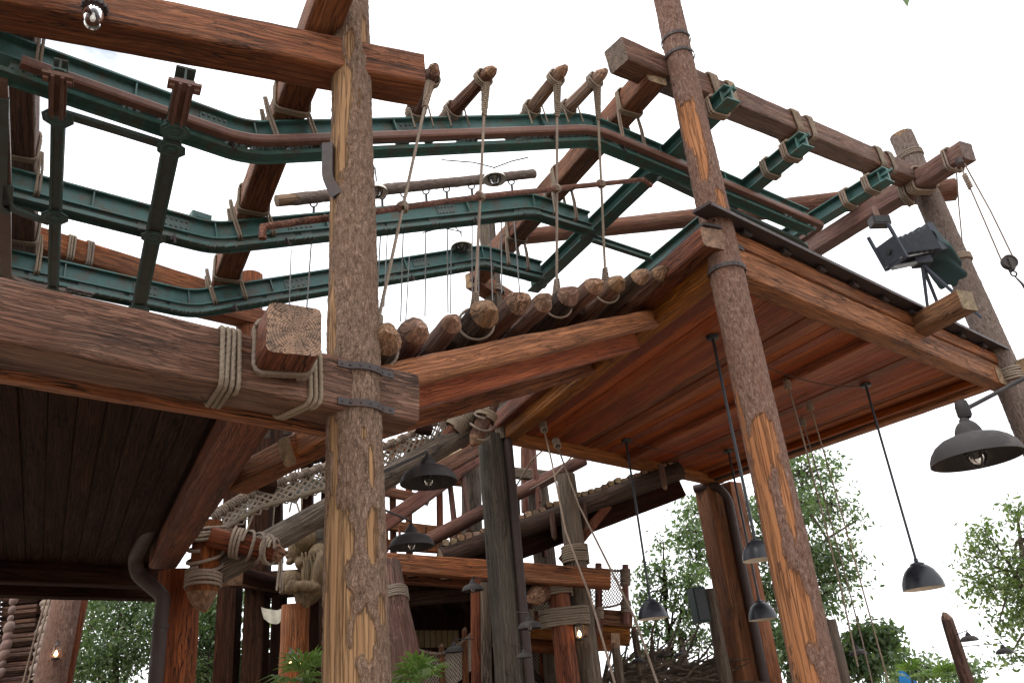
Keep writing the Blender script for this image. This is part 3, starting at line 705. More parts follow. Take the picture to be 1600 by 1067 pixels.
m_ = MB(); M = frame(Zp(110, 452, 7.5), Zp(145, 460, 7.5)); m_.box((.12, 0, 0), (.34, .10, .03)); [m_.box((x, 0, -.03), (.04, .04, .03)) for x in (0, .12, .24)]
mk('bolted_plate', m_.mesh('bolted_plate', 'steel', False), x1, M)
# girders roped under the right-hand top beam
def rmember(label, near, far, extra, z=9.5):
    a = Zp(*near, z); b = Zp(*far, z); d = (b-a).normalized(); t_ = thing('cross_member', label, 'girder', a, 'green cross members')
    P = [a-d*.1, b+d*extra]
    V, F = sweep_vf([(-.12, 0), (.12, 0), (.12, -.02), (.02, -.02), (.02, -.23), (.12, -.23), (.12, -.25), (-.12, -.25), (-.12, -.23), (-.02, -.23), (-.02, -.02), (-.12, -.02)], P); mk('web_beam', mesh('web_beam', V, F, 'teal', smooth=False), t_)
    m_ = MB(); M = frame(a, b); m_.box((.02, 0, -.125), (.02, .20, .20)); m_.box((-.10, .05, -.10), (.22, .015, .05)); mk('end_plate', m_.mesh('end_plate', 'teal', False), t_, M)
    M = frame(a-ZD*.125, b-ZD*.125)
    coil(t_, M, rrect(.30, .31, .05), 3.4, .042, .021, .16, .05); coil(t_, M, rrect(.30, .31, .05), 3.4, .042, .021, .62, -.05)
    # loops up and over the top beam
    q = Lp(near[0]-10, near[1]+2, e0+sh, e1+sh*.3); MBu = WM[bur.name]; x = (MBu.inverted()@q).x
    coil(t_, MBu, rrect(.42, .46, .06), 4.4, .042, .021, x-.36, .04); coil(t_, MBu, rrect(.42, .46, .06), 3.4, .042, .021, x+.10, .04)
    return t_, a, b
rm1, _, _ = rmember('green cross girder nearest the corner post, running down-left to the lower girders', (1134, 142), (842, 428), .3)
rm2, _, _ = rmember('middle green cross girder roped under the long sloping beam', (1250, 214), (1150, 297), 3.2)
rm3, _, _ = rmember('green cross girder nearest the grey bark post', (1377, 268), (1268, 336), 1.2)
for q, pr_, z in (((1042, 258), rm1, 9.22), ((1018, 278), rm1, 9.18), ((1160, 306), rm2, 9.22), ((1138, 326), rm2, 9.18), ((919, 370), rm1, 9.18), ((843, 447), rm1, 9.18)): octo(pr_, Zp(*q, z), .15)
# thin green lower frame under the right end
for q in ([(1030, 275), (1120, 318), (1240, 372), (1262, 385), (1235, 400)],):
    P = smooth_poly([Zp(x, y, 9.12) for x, y in q], .25, 5); V, F = sweep_vf([(-.06, 0), (.06, 0), (.06, -.06), (-.06, -.06)], P); mk('lower_frame', mesh('lower_frame', V, F, 'teal_dark', smooth=False), girders[1])
P = [Zp(925, 368, 9.2), Zp(1015, 398, 9.2)]; V, F = sweep_vf(I_prof(.1, .12), P); mk('stub_rail', mesh('stub_rail', V, F, 'teal', smooth=False), girders[2])
# lashings of girders to the roof timbers
def hang(timb, c, gpts, w, h, rr=.017):
    """rope turns round a timber, and ties down round the girder on either side of it"""
    M = WM[timb.name]; Mi = M.inverted()
    for (A_, B_) in gpts:
        a = Mi@A_; b = Mi@B_; s = -a.y/(b.y-a.y); X = a.x+(b.x-a.x)*s; gp = A_.lerp(B_, s); gd = (B_-A_).normalized()
        coil(timb, M, rrect(w+.04, h+.05, .05), 3.4, .032, rr, X-.24, .0)
        Mg = frame(gp, gp+gd)
        for sx in (-w/2-.03, w/2+.03):       # strands from the timber's flank down round the girder
            sg = -1 if sx < 0 else 1
            for k in range(2):
                o1 = sx+sg*.036*k; tp_ = sx-sg*.012+sg*.02*k
                pts = [(tp_, -.11, .30), (o1, -.12, .06), (o1+.01, -.115, -.285), (o1+.01, .115, -.285), (o1, .12, .06), (tp_, .11, .30)]
                V, F = rope_vf(smooth_poly([Mg@Vector(q) for q in pts], .05, 4), rr); mk('rope_tie', mesh('rope_tie', V, F, 'rope', sharp=None), timb)
hang(T1, T1c, [(G[1][1], G[1][2]), (G[2][1], G[2][2]), (G[3][1], G[3][2])], .36, .36)
hang(T0, T0c, [(G[1][0], G[1][1]), (G[2][0], G[2][1]), (G[3][0], G[3][1])], .38, .36)
hang(T2, T2c, [(G[1][2], G[1][3]), (G[2][2], G[2][3]), (G[3][2], G[3][3])], .34, .36)
# far post carrying the roof timber over the bridge
fp = Yp(762, 365, 15.2); far_post = log('log_post', 'grey log post far behind the bridge ropes under the roof timber', 'post', (fp.x, fp.y, 6.6), (fp.x, fp.y, fp.z+.2), .2, .18, 'wood_old', n=18)
far_post.matrix_local = WM[far_post.name]
MM = WM[far_post.name]
for zz, tt_ in ((fp.z-6.6-.75, 6), (fp.z-6.6-1.5, 4)): coil(far_post, MM, circ(.235), tt_, .035, .018, zz)
q = Yp(738, 436, 14.6); timber('stub_beam', 'short square beam end beside the far grey log post', 'beam', q, q+UD*1.6+VD*.5, .34, .34, 'wood_red')
q = Yp(392, 440, 12.5); fp2 = log('log_post', 'short log post top behind the lowest girder left of the nearest post', 'post', (q.x, q.y, 6.3), (q.x, q.y, q.z+.12), .22, .2, 'wood_red', n=16); coil(fp2, WM[fp2.name], circ(.23), 2.5, .04, .02, q.z-6.3-.4)
q = Yp(360, 490, 12.2); timber('stub_beam', 'red beam with an iron band behind the lowest girder left of the nearest post', 'beam', q-UD*.8, q+UD*1.3, .3, .3, 'wood_red')

# ------------------------------------------------------------------ the high platform
PA = Vector((2.72, 9.15, 6.6)); PB = Zp(1572, 602, 6.6); PC = Zp(1122, 757, 6.6); PD = Zp(792, 690, 6.6)
plat = thing('timber_platform', 'high square timber platform with a red boarded underside, right of the bridge', 'platform', (PA.x, PA.y, 6.6))
ab = (PB-PA).normalized(); ad = (PD-PA).normalized(); nab = Vector((ab.y, -ab.x, 0)); nad = Vector((-ad.y, ad.x, 0))
BH = .42
def pbeam(p, q, w, z0, z1, mat, name='edge_beam', inn=Vector((0, 0, 0)), rc=.025, jit=.007):
    p = p.copy()+inn; q = q.copy()+inn; p.z = q.z = (z0+z1)/2
    return timber(name, None, '', p, q, w, z1-z0, mat, parent=plat, rc=rc, jit=jit)
pbeam(PA+ab*.24, PB+ab*.45, .30, 6.60, 7.01, 'wood_yellow', inn=-nab*.15, jit=.012)
pbeam(PA+ab*.2, PB+ab*.42, .24, 7.03, 7.25, 'wood_orange', 'fascia_board', -nab*.10)
pbeam(Vector((P2.x, P2.y, 0))+ad*.05, PD+ad*.1, .28, 6.58, 6.88, 'wood_yellow')
cb0 = Zp(1115, 372, 6.97)
pbeam(cb0, cb0+ad*7.2, .36, cb0.z-.145, cb0.z+.145, 'wood_red', 'corner_beam', rc=.03)
pbeam(PD+ab*.1, PC, .30, 6.60, 6.92, 'wood_yellow')
pbeam(PB+ad*-.02, PC, .30, 6.60, 6.92, 'wood_yellow', inn=-ab*.15)
# boards of the underside, running back from the front edge
nb = 33
for i in range(nb):
    u = (i+.5)/nb; p = PA.lerp(PB, u); q = PD.lerp(PC, u); p.z = q.z = 6.80+random.uniform(-.011, .011)
    wv = (PB-PA).length/nb; d_ = (q-p).normalized(); wv *= abs(ab.cross(d_).z)
    V, F, I = beam_vf((q-p).length, wv*.965, .05, .006, seg=12, jit=.0025, seed=i*1.7)
    mk('plank', mesh('plank', V, F, ['wood_deck', 'endgrain'], I, sharp=50), plat, frame(p+d_*.05, q))
# joists under the boards
for u, w in ((.50, .24), (.93, .14)):
    p = PA.lerp(PB, u)+ad*.3; q = PD.lerp(PC, u); pbeam(p, q, w, 6.64, 6.775, 'wood_deck', 'joist')
q1_ = PA.lerp(PB, .955)+ad*.8; q2_ = PD.lerp(PC, .955)
mt = MB(); mt.tube([q1_+ZD*.08, q2_+ZD*.08], .07, 14); mk('drain_pipe', mt.mesh('drain_pipe', 'pipe'), plat)
# deck top and its dark metal edging
V = [PA-nab*-.02, PB.copy(), PC.copy(), PD.copy()]; V = [Vector((v.x, v.y, 7.26)) for v in V]
mk('deck_sheet', mesh('deck_sheet', V+[v+ZD*.03 for v in V], [(3, 2, 1, 0), (4, 5, 6, 7), (0, 1, 5, 4), (2, 3, 7, 6), (1, 2, 6, 5), (3, 0, 4, 7)], 'wood_dark', smooth=False), plat)
ea = PA-ab*.30+nab*.06; eb = PB+ab*.30+nab*.06; ea.z = 7.32; eb.z = 7.32
V, F = sweep_vf([(-.14, 0), (-.14, .035), (.14, .035), (.17, .0), (.17, -.05), (.15, -.05), (.14, -.005)], [ea, eb]); mk('edging', mesh('edging', V, F, 'iron', smooth=False), plat)
ec = cb0-ad*.03; ed = cb0+ad*7; ec.z = ed.z = cb0.z+.16
V, F = sweep_vf([(-.14, 0), (-.14, .035), (.14, .035), (.14, -.005)], [ec, ed]); mk('edging', mesh('edging', V, F, 'iron', smooth=False), plat)
for i in range(9):
    p = ea.lerp(eb, .10+.1*i)-nab*.02; M = frame(p-ZD*.05, p-ZD*.05+ab); b_ = MB(); b_.box((0, 0, -.02), (.16, .10, .07)); b_.box((.10, .0, .0), (.06, .07, .05)); mk('bracket', b_.mesh('bracket', 'iron', False), plat, M)
# cleft marks and checks on the edge beam are in its material; stub end that juts out
s0 = Yp(1484, 476, 11.35); ln2 = (ad)
s0 = Zp(1470, 525, 6.78)
stubp = PA+ab*((s0-PA).dot(ab)); stubp.z = 7.08
timber('stub_beam', 'square beam end jutting out from the front edge of the platform', 'beam', stubp-ad*.95, stubp+ad*.3, .36, .34, 'wood_orange', rc=.03)
# corner iron plate
m_ = [Vector((PA.x, PA.y, 7.02))+ab*.28+nab*.025, Vector((PA.x, PA.y, 7.02))+ab*.55+nab*.01]; strap(plat, m_, .07, ZD, 5)
# right-hand end: beam stub with rope
q = PB+ab*.1; q.z = 6.85; eb_ = timber('end_beam', 'rope-bound beam end at the far right corner of the platform', 'beam', q-ad*.3+ab*.15, q-ad*.3+ab*1.5+ZD*.05, .34, .36, 'wood_red')
coil(eb_, WM[eb_.name], rrect(.40, .42, .06), 6.5, .042, .02, .12)
wrap_post(post_3, 1592, 596, 15.0, .31, 5, .05, .024)
# supports under the back corners
dC = thing('corner_column', 'pair of orange-brown square columns with a drainpipe under the far corner of the platform', 'column', (PC.x, PC.y, 0))
for k, (dx, dy, w, mt_) in enumerate(((-.26, .05, .46, 'wood_red'), (.30, .15, .44, 'wood_orange'), (.02, .42, .4, 'wood_red'))):
    timber('shaft', None, '', (PC.x+dx, PC.y+dy, 0), (PC.x+dx, PC.y+dy, 6.62), w, w, mt_, parent=dC, up=Vector((.6, -.8, 0)))
mt = MB(); pe = Vector((PC.x+.12, PC.y-.28, 0)); mt.tube(smooth_poly([PC+Vector((-.6, .0, -.05)), PC+Vector((-.12, -.25, -.06)), Vector((pe.x, pe.y, 6.2)), pe], .25, 7), .10, 14); mk('drain_pipe', mt.mesh('drain_pipe', 'pipe'), dC)
dD = thing('corner_column', 'thick grey-green weathered column with a drainpipe under the left back corner of the platform', 'column', (PD.x, PD.y, 0))
pD = Yp(770, 720, 15.2); pD.z = 0
log('shaft', None, '', pD, pD+ZD*6.7, .27, .25, 'wood_green', parent=dD, n=14, jit=.02)
mt = MB(); mt.tube([pD+Vector((.32, -.10, 0)), pD+Vector((.32, -.10, 6.8))], .085, 14); mk('drain_pipe', mt.mesh('drain_pipe', 'pipe'), dD)

# ------------------------------------------------------------------ the log bridge
n0 = Zp(601, 592, 4.55); n1 = Zp(1022, 498, 6.72)
bridge = thing('log_bridge', 'sloping foot bridge of pointed logs between the left deck and the platform', 'bridge', n0)
bdir = (n1-n0).normalized()
timber('stringer', None, '', n0-bdir*.3, n1+bdir*.05, .22, .27, 'wood_yellow', parent=bridge, rc=.07, jit=.012)
far2 = VD*1.7
timber('stringer', None, '', n0+far2-bdir*.6, n1+far2+bdir*.2, .22, .30, 'wood_red', parent=bridge, rc=.05)
timber('under_beam', None, '', Zp(530, 645, 4.3), Zp(1000, 520, 6.5)+VD*.3, .30, .30, 'wood_deck', parent=bridge)
timber('under_beam', None, '', Zp(372, 752, 4.36), Zp(560, 655, 4.4), .28, .26, 'wood_red', parent=bridge)
ends = [(600, 526), (648, 514), (705, 502), (757, 487), (808, 470), (848, 470), (886, 460), (926, 444), (963, 440), (998, 430), (1030, 425)]
lz0, lz1 = 4.82, 6.88
LOGS = []
for i, (x, y) in enumerate(ends):
    u = (x-600)/420.; z = lz0+(lz1-lz0)*u
    e = Zp(x, y+4, z); r = (.15 if i in (0, 3, 6) else .13)*(1+.12*random.uniform(-1, 1))
    rndv = Vector((random.uniform(-.03, .03), 0, random.uniform(-.05, .03)))
    lo = log('bridge_log', None, '', e, e+(VD+rndv-ZD*.05)*2.6, r, r*.95, 'wood_grey' if i % 3 else 'wood_dark2', 'cut_end', parent=bridge, n=14, jit=.05, end0='point', sharp=28)
    LOGS.append((e, r, lo))
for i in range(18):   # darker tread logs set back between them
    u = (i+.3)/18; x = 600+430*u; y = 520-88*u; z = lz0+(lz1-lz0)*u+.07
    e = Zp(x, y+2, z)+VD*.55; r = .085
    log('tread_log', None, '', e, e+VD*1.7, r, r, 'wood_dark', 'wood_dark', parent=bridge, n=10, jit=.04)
# landing boards at the left, dark things behind the near post
# pegs over girder 1 and the ropes they carry
near_leg = (G[1][1], G[1][2])
pegs = [((678, 112), (648, 186)), ((765, 113), (704, 184)), ((877, 112), (828, 184)), ((939, 117), (884, 184))]
ropes_b = [((660, 192), (597, 497)), ((756, 180), (752, 478)), ((872, 168), (886, 445)), ((933, 168), (961, 424))]
names = ['leftmost, half hidden by the top beam', 'second from the left', 'second from the right', 'rightmost, by the bend of the girder']
rail0 = None
rope_top = []
for i, ((n_, f_), (rt, rb)) in enumerate(zip(pegs, ropes_b)):
    gp = Lp(f_[0], f_[1]+6, *near_leg)+ZD*.10
    ne = Zp(*n_, gp.z+.06); pg = log('outrigger_peg', 'short pointed wooden peg lashed on the highest girder, '+names[i], 'peg', ne, gp+(gp-ne).normalized()*.55, .085, .10, 'stick' if i > 1 else 'wood_grey', 'cut_end', n=10, jit=.06, end0='point', group='pegs on the highest girder', sharp=30)
    Mp = WM[pg.name]; Lg = (gp-ne).length
    coil(pg, Mp, circ(.115), 3.5, .03, .013, .08); coil(pg, Mp, circ(.12), 4, .03, .014, Lg-.12)
    for s in (-.10, .16):
        q = gp+(G[1][2]-G[1][1]).normalized()*s-VD*.10
        rope('girder_tie', [q+ZD*.05, q-VD*.02-ZD*.30+(G[1][2]-G[1][1]).normalized()*.05], .012, pg)
    # suspension rope
    tp = ne+VD*.12-ZD*.05; le = min(LOGS, key=lambda t_: (t_[0]-Zp(rb[0], rb[1], t_[0].z)).length); e, r, lo = le
    bot = e+VD*.22+ZD*r
    bp = bot
    sr_ = thing('suspension_rope', 'thick bridge rope hung from the peg '+names[i].split(',')[0]+' on the highest girder', 'rope', tp, 'suspension ropes of the bridge')
    rope('rope_line', [tp, bp], .018, sr_)
    dv = (bp-tp).normalized()
    for base, sgn, Lw in ((tp, 1, .55), (bp, -1, .22)):      # tapering whipped sleeve at each end
        pts = []; NN = int(Lw/.03)
        fr = frame(base, base+dv*sgn)
        for k in range(NN*14+1):
            s = k/14*.03; rr = .048*(1-.55*s/Lw); a_ = 2*math.pi*k/14; pts.append(fr@Vector((s, rr*math.cos(a_), rr*math.sin(a_))))
        V, F = rope_vf(pts, .016, step=.03, n=6); mk('whipping', mesh('whipping', V, F, 'rope', sharp=None), sr_)
    Ml = WM[lo.name]; coil(sr_, Ml, circ(r+.02), 1.6, .03, .016, .20, .25, name='end_loop')
    rope_top.append((tp, bp))
# near handrail stick tied to the ropes
hp = [Lp(632, 325, *rope_top[0]), Lp(760, 308, *rope_top[1]), Lp(880, 295, *rope_top[2]), Lp(948, 287, *rope_top[3])]
h0 = hp[0]+(hp[0]-hp[1]).normalized()*((hp[0]-hp[1]).length*1.37); h1 = Yp(1005, 281, hp[3].y+.5)
rp3 = [h0-ZD*.12, h0, hp[0], hp[1], hp[2], hp[3], h1, h1+Vector((.12, .1, -.05))]
V, F = tube_vf(resample(rp3, .12), .035, 10); hr = tag(mk('handrail_pole', mesh('handrail_pole', [v+Vector((0, 0, .006*noise.noise(v*4))) for v in V], F, 'rail_red')), 'thin reddish pole tied across the thick bridge ropes as a handrail', 'handrail')
for p, (a_, b_) in zip(hp, rope_top):
    M = frame(p, p+(b_-a_)); coil(hr, M, circ(.05, 14), 3, .026, .012, -.04)
    M = frame(p, p+bdir); coil(hr, M, circ(.052, 14), 2, .028, .012, -.04)
# far bark log with eye bolts and thin rods
fl0 = Yp(432, 314, 9.6); fl1 = Yp(834, 272, 11.9)
fl = bark_post('rail_log', 'thin bark log hung level behind the nearest post, thin rods hooked on it', fl0, fl1, .085, .075, [(.05, 0, .25, 3)], n=22, step=.03, cat='log', mat='bark_grey', bark=.006)
rods = [((492, 318), (478, 500)), ((598, 305), (589, 470)), ((632, 302), (626, 502)), ((666, 297), (664, 494)), ((698, 294), (700, 488)), ((737, 290), (738, 482)), ((799, 284), (812, 458))]
rodn = 0
for i, (a_, b_) in enumerate(rods):
    p = Lp(*a_, fl0, fl1)-ZD*.10; q = Yp(*b_, p.y+.1); q = Yp(*b_, p.y)
    rd = thing('hanging_rod', ['thin steel rod hooked on the bark log left of the nearest post', 'thin steel rod hooked on the bark log just right of the nearest post', 'second thin steel rod right of the nearest post', 'third thin steel rod right of the nearest post, with an eye bolt', 'fourth thin steel rod right of the nearest post', 'fifth thin steel rod right of the nearest post', 'thin steel rod hooked nearest the right end of the bark log'][i], 'rod', p, 'thin rods of the far bridge rail')
    m_ = MB(); m_.tube([p-ZD*.1, q], .011, 6); mk('rod', m_.mesh('rod', 'steel'), rd)
    m_ = MB(); m_.tube([p+ZD*.0+UD*.0+Vector((.05*math.cos(k/12*6.28), 0, .05*math.sin(k/12*6.28)-.02)) for k in range(13)], .012, 6); m_.tube([p-ZD*.07, p-ZD*.24], .02, 8); mk('eye_bolt', m_.mesh('eye_bolt', 'iron'), rd)
rods2 = [((606, 345), (600, 480)), ((640, 400), (634, 500)), ((705, 388), (704, 490)), ((455, 390), (452, 480)), ((748, 340), (748, 480)), ((783, 305), (784, 458)), ((765, 345), (770, 470))]
lab2 = ['behind the first rope and just right of the nearest post', 'left of the caged upper lamp', 'under the lower caged lamp', 'left of the nearest post below the middle girder', 'behind the second rope', 'under the upper caged lamp', 'between the second rope and the far grey post']
for i, (a_, b_) in enumerate(rods2):
    p = Yp(*a_, 11.2); q = Yp(*b_, 11.2); m_ = MB(); m_.tube([p, q], .010, 6)
    tag(mk('hanging_rod', m_.mesh('hanging_rod', 'steel')), 'short thin far-rail rod '+lab2[i], 'rod', 'short rods of the far bridge rail')

# ------------------------------------------------------------------ lamps
def lamp_parts(t_, p, D, mats=('lamp_grey', 'lamp_grey'), guard=True):
    M = Matrix.Translation(p) @ Matrix.Scale(D, 4)
    m_ = MB(); m_.lathe([(.03, .02), (.055, 0), (.06, -.03), (.085, -.045), (.115, -.08), (.14, -.13), (.152, -.18), (.165, -.19), (.17, -.205), (.24, -.215), (.33, -.245), (.41, -.30), (.465, -.37), (.495, -.44), (.505, -.495)], 36, M); 
    m_.lathe([(.505, -.495), (.492, -.495), (.482, -.44), (.452, -.38), (.395, -.31), (.32, -.26), (.2, -.235), (.02, -.23)], 36, M, 1)
    mk('shade', m_.mesh('shade', list(mats), sharp=35), t_)
    if guard:
        m_ = MB(); m_.lathe([(.11, -.24), (.115, -.27), (.10, -.28)], 20, M); mk('socket', m_.mesh('socket', 'black'), t_)
        m_ = MB(); m_.lathe([(.085, -.26), (.095, -.38), (.085, -.47), (.05, -.53), (.001, -.55)], 18, M); mk('glass_jar', m_.mesh('glass_jar', 'glass', sharp=None), t_)
        m_ = MB()
        for a in (0, math.pi/2): m_.tube([M@Vector((.11*math.cos(a)*c, .11*math.sin(a)*c, -.27-.30*s)) for c, s in ((1, 0), (1.05, .5), (.95, .8), (.5, 1.02), (0, 1.06), (-.5, 1.02), (-.95, .8), (-1.05, .5), (-1, 0))], .012*D, 6)
        m_.tube([M@Vector((.115*math.cos(k/14*6.283), .115*math.sin(k/14*6.283), -.42)) for k in range(15)], .009*D, 6)
        mk('wire_guard', m_.mesh('wire_guard', 'black'), t_)
def bell_lamp(label, px, py, Y, wpx, arm=None, group='bell-shaped grey lamps', guard=True):
    """px, py: top of the neck; arm: pixel/dist points the arm runs through"""
    p = Yp(px, py, Y); D = wpx*pix(p); t_ = thing('bell_lamp', label, 'lamp', p, group)
    lamp_parts(t_, p, D, guard=guard)
    if arm:
        pts = [p+ZD*(.0*D), p+ZD*(.06*D)]
        q = [Yp(*a) for a in arm]
        m_ = MB(); m_.tube(smooth_poly(pts+q, .08*D, 6), .026*D if D > .3 else .02*D, 10); mk('arm', m_.mesh('arm', 'lamp_grey'), t_)
    return t_, p, D
# nearest lamp, on an arm from a post outside the frame
lt, lp_, lD = bell_lamp('large grey bell lamp on a pipe arm, nearest at the right edge', 1506, 655, 4.3, 133, [(1505, 641, 4.3), (1610, 586, 4.45), (1690, 556, 4.55)])
q = Yp(1690, 556, 4.55); log('lamp_post', 'log post just outside the right edge carrying the nearest lamp arm', 'post', (q.x+.1, q.y, 0), (q.x+.1, q.y, q.z+.5), .12, .1, 'wood_old')
m_ = MB(); p = Yp(1505, 641, 4.3); m_.lathe([(.001, .06), (.03, .05), (.036, .02), (.036, -.03), (.028, -.045)], 14, Matrix.Translation(p)); mk('elbow', m_.mesh('elbow', 'lamp_grey'), lt)
bell_lamp('grey bell lamp right of the nearest post, upper one of two', 668, 712, 8.2, 88, [(667, 706, 8.2), (600, 737, 7.4), (570, 750, 6.9)])
bell_lamp('grey bell lamp right of the nearest post, lower one of two', 642, 820, 8.6, 70, [(640, 813, 8.6), (605, 798, 7.8), (570, 788, 6.9)])
bell_lamp('small grey bell lamp left of the grey-green column', 738, 905, 13.5, 34, [(738, 900, 13.5), (760, 906, 14.6)])
bell_lamp('small grey bell lamp hanging in front of the right lower deck', 826, 962, 14, 38, [(826, 957, 14), (806, 956, 14.6)])
bell_lamp('small grey bell lamp lowest, just right of the grey-green column', 818, 1014, 14.2, 25, [(818, 1010, 14.2), (802, 1008, 14.8)], guard=False)
bell_lamp('small grey bell lamp low in the dark, left of the grey-green column', 709, 1003, 15, 30, [(709, 998, 15), (740, 998, 16)], guard=False)
bell_lamp('tiny grey lamp on a pole by the stick pile, leftmost of three', 996, 1023, 20, 22, [(996, 1019, 20), (990, 1019, 20)], guard=False)
bell_lamp('tiny grey lamp on a long arm by the stick pile, middle one of three', 1036, 1014, 20.5, 22, [(1036, 1010, 20.5), (992, 1008, 20.2)], guard=False)
bell_lamp('tiny grey lamp by the stick pile, rightmost of three', 1063, 1013, 20.5, 25, [(1063, 1009, 20.5), (1120, 1000, 20.5)], guard=False)
bell_lamp('small rusty-topped lamp in front of the leafy bush behind the hanging ropes', 1338, 1008, 18, 28, [(1336, 1003, 18), (1320, 1004, 18)], guard=False)
o_ = log('lamp_post', 'pale pointed pole by the stick pile carrying tiny lamps', 'post', (Yp(997, 1000, 20.1).x, 20.1, 0), Yp(991, 985, 20.1), .10, .08, 'wood_old', end1='point', n=10)
a_ = Yp(1480, 968, 19); lpst = log('lamp_post', 'leaning wooden lamp post at lower right with two small lamps', 'post', (Yp(1510, 1080, 19).x+.12, 19, 0), a_, .17, .13, 'wood_grey', end1='point', n=8)
bell_lamp('small bell lamp on the wooden lamp post, upper left one of two', 1511, 987, 18.6, 27, [(1512, 984, 18.6), (1492, 992, 18.9)], guard=False)
bell_lamp('small bell lamp at the arm tip of the wooden lamp post, lower right one', 1566, 1007, 18.2, 26, [(1566, 1004, 18.2), (1500, 1010, 18.9)], guard=False)

def pendant(label, top, bot, wpx, ztop=6.76):
    c = Zp(*top, ztop); z = Yp(bot[0], bot[1], c.y).z; p = Vector((c.x, c.y, z)); D = wpx*pix(p)
    t_ = thing('pendant_lamp', label, 'lamp', p, 'black dome pendants under the platform')
    m_ = MB(); m_.tube([c, p], .023, 8); mk('stem', m_.mesh('stem', 'lamp_black'), t_)
    m_ = MB(); m_.lathe([(.10, 0), (.09, -.05), (.02, -.06)], 16, Matrix.Translation(c)); mk('ceiling_mount', m_.mesh('ceiling_mount', 'lamp_black'), t_)
    M = Matrix.Translation(p) @ Matrix.Scale(D, 4); m_ = MB()
    m_.lathe([(.02, .12), (.05, .10), (.05, .03), (.11, .0), (.17, -.02), (.175, -.06), (.25, -.10), (.35, -.20), (.43, -.34), (.48, -.48), (.495, -.58), (.502, -.64)], 32, M)
    m_.lathe([(.502, -.64), (.49, -.64), (.47, -.50), (.42, -.36), (.33, -.22), (.22, -.13), (.02, -.1)], 32, M, 1)
    mk('shade', m_.mesh('shade', ['lamp_black', 'lamp_inner'], sharp=30), t_)
    m_ = MB(); m_.lathe([(.001, -.16), (.05, -.18), (.085, -.30), (.07, -.40), (.001, -.45)], 14, M); mk('bulb', m_.mesh('bulb', 'porcelain', sharp=None), t_)
    return c
cs = [pendant('black dome pendant lamp with the longest stem, rightmost under the platform', (1352, 600), (1441, 878), 62),
      pendant('black dome pendant lamp half hidden behind the corner log post', (1113, 525), (1182, 842), 50),
      pendant('black dome pendant lamp below and behind the half hidden one', (1138, 703), (1187, 938), 44),
      pendant('black dome pendant lamp leftmost, in front of the small tree', (978, 687), (1010, 936), 46)]
# flex draped between the ceiling mounts
for a_, b_, lb in ((cs[0], Zp(1190, 568, 6.76), 'thin black cable looped under the platform beside the longest pendant stem'), (cs[3], cs[2], 'thin black cable draped between the two far pendant mounts')):
    m_ = MB(); m_.tube(sagline(a_-ZD*.03, b_-ZD*.03, .14), .009, 6); tag(mk('cable', m_.mesh('cable', 'wire')), lb, 'cable')
def cage_lamp(label, px, py, Y, wpx, wires):
    p = Yp(px, py, Y); D = wpx*pix(p); t_ = thing('caged_lamp', label, 'lamp', p, 'white caged lamps over the bridge'); M = Matrix.Translation(p)@Matrix.Scale(D, 4)
    m_ = MB(); m_.lathe([(.03, .22), (.10, .20), (.12, .12), (.20, .08), (.32, -.0), (.44, -.14), (.50, -.30)], 26, M); m_.lathe([(.50, -.30), (.48, -.29), (.40, -.15), (.28, -.05), (.02, .0)], 26, M, 1); mk('shade', m_.mesh('shade', ['lamp_inner', 'porcelain'], sharp=35), t_)
    m_ = MB(); m_.lathe([(.2, -.02), (.22, -.2), (.15, -.42), (.001, -.50)], 14, M); mk('glass_jar', m_.mesh('glass_jar', 'glass', sharp=None), t_)
    m_ = MB(); m_.lathe([(.06, -.02), (.08, -.2), (.001, -.3)], 10, M); mk('bulb', m_.mesh('bulb', 'porcelain'), t_)
    m_ = MB()
    for a in (0, math.pi/3, 2*math.pi/3): m_.tube([M@Vector((.26*math.cos(a)*c, .26*math.sin(a)*c, -.1-.46*s)) for c, s in ((1, 0), (1, .5), (.7, .85), (0, 1), (-.7, .85), (-1, .5), (-1, 0))], .02*D, 6)
    for zz, rr in ((-.22, .26), (-.38, .24)): m_.tube([M@Vector((rr*math.cos(k/14*6.283), rr*math.sin(k/14*6.283), zz)) for k in range(15)], .016*D, 6)
    mk('wire_guard', m_.mesh('wire_guard', 'iron'), t_)
    for w_ in wires:
        m_ = MB(); m_.tube([p+ZD*.2*D]+[Yp(x, y, Y) for x, y in w_], .011, 5); mk('wire', m_.mesh('wire', 'wire'), t_)
cage_lamp('white caged lamp hung on wires below the highest girder behind the second rope', 772, 272, 10.8, 37, [[(773, 262), (800, 252), (826, 246)], [(772, 262), (740, 254), (690, 250)]])
cage_lamp('white caged lamp hung in front of the far grey log post', 721, 378, 12.6, 34, [[(720, 364), (712, 356)], [(721, 362), (690, 356), (660, 364)]])
cage_lamp('white caged lamp half hidden behind the right edge of the nearest post', 588, 292, 9.5, 36, [[(588, 280), (586, 262)]])
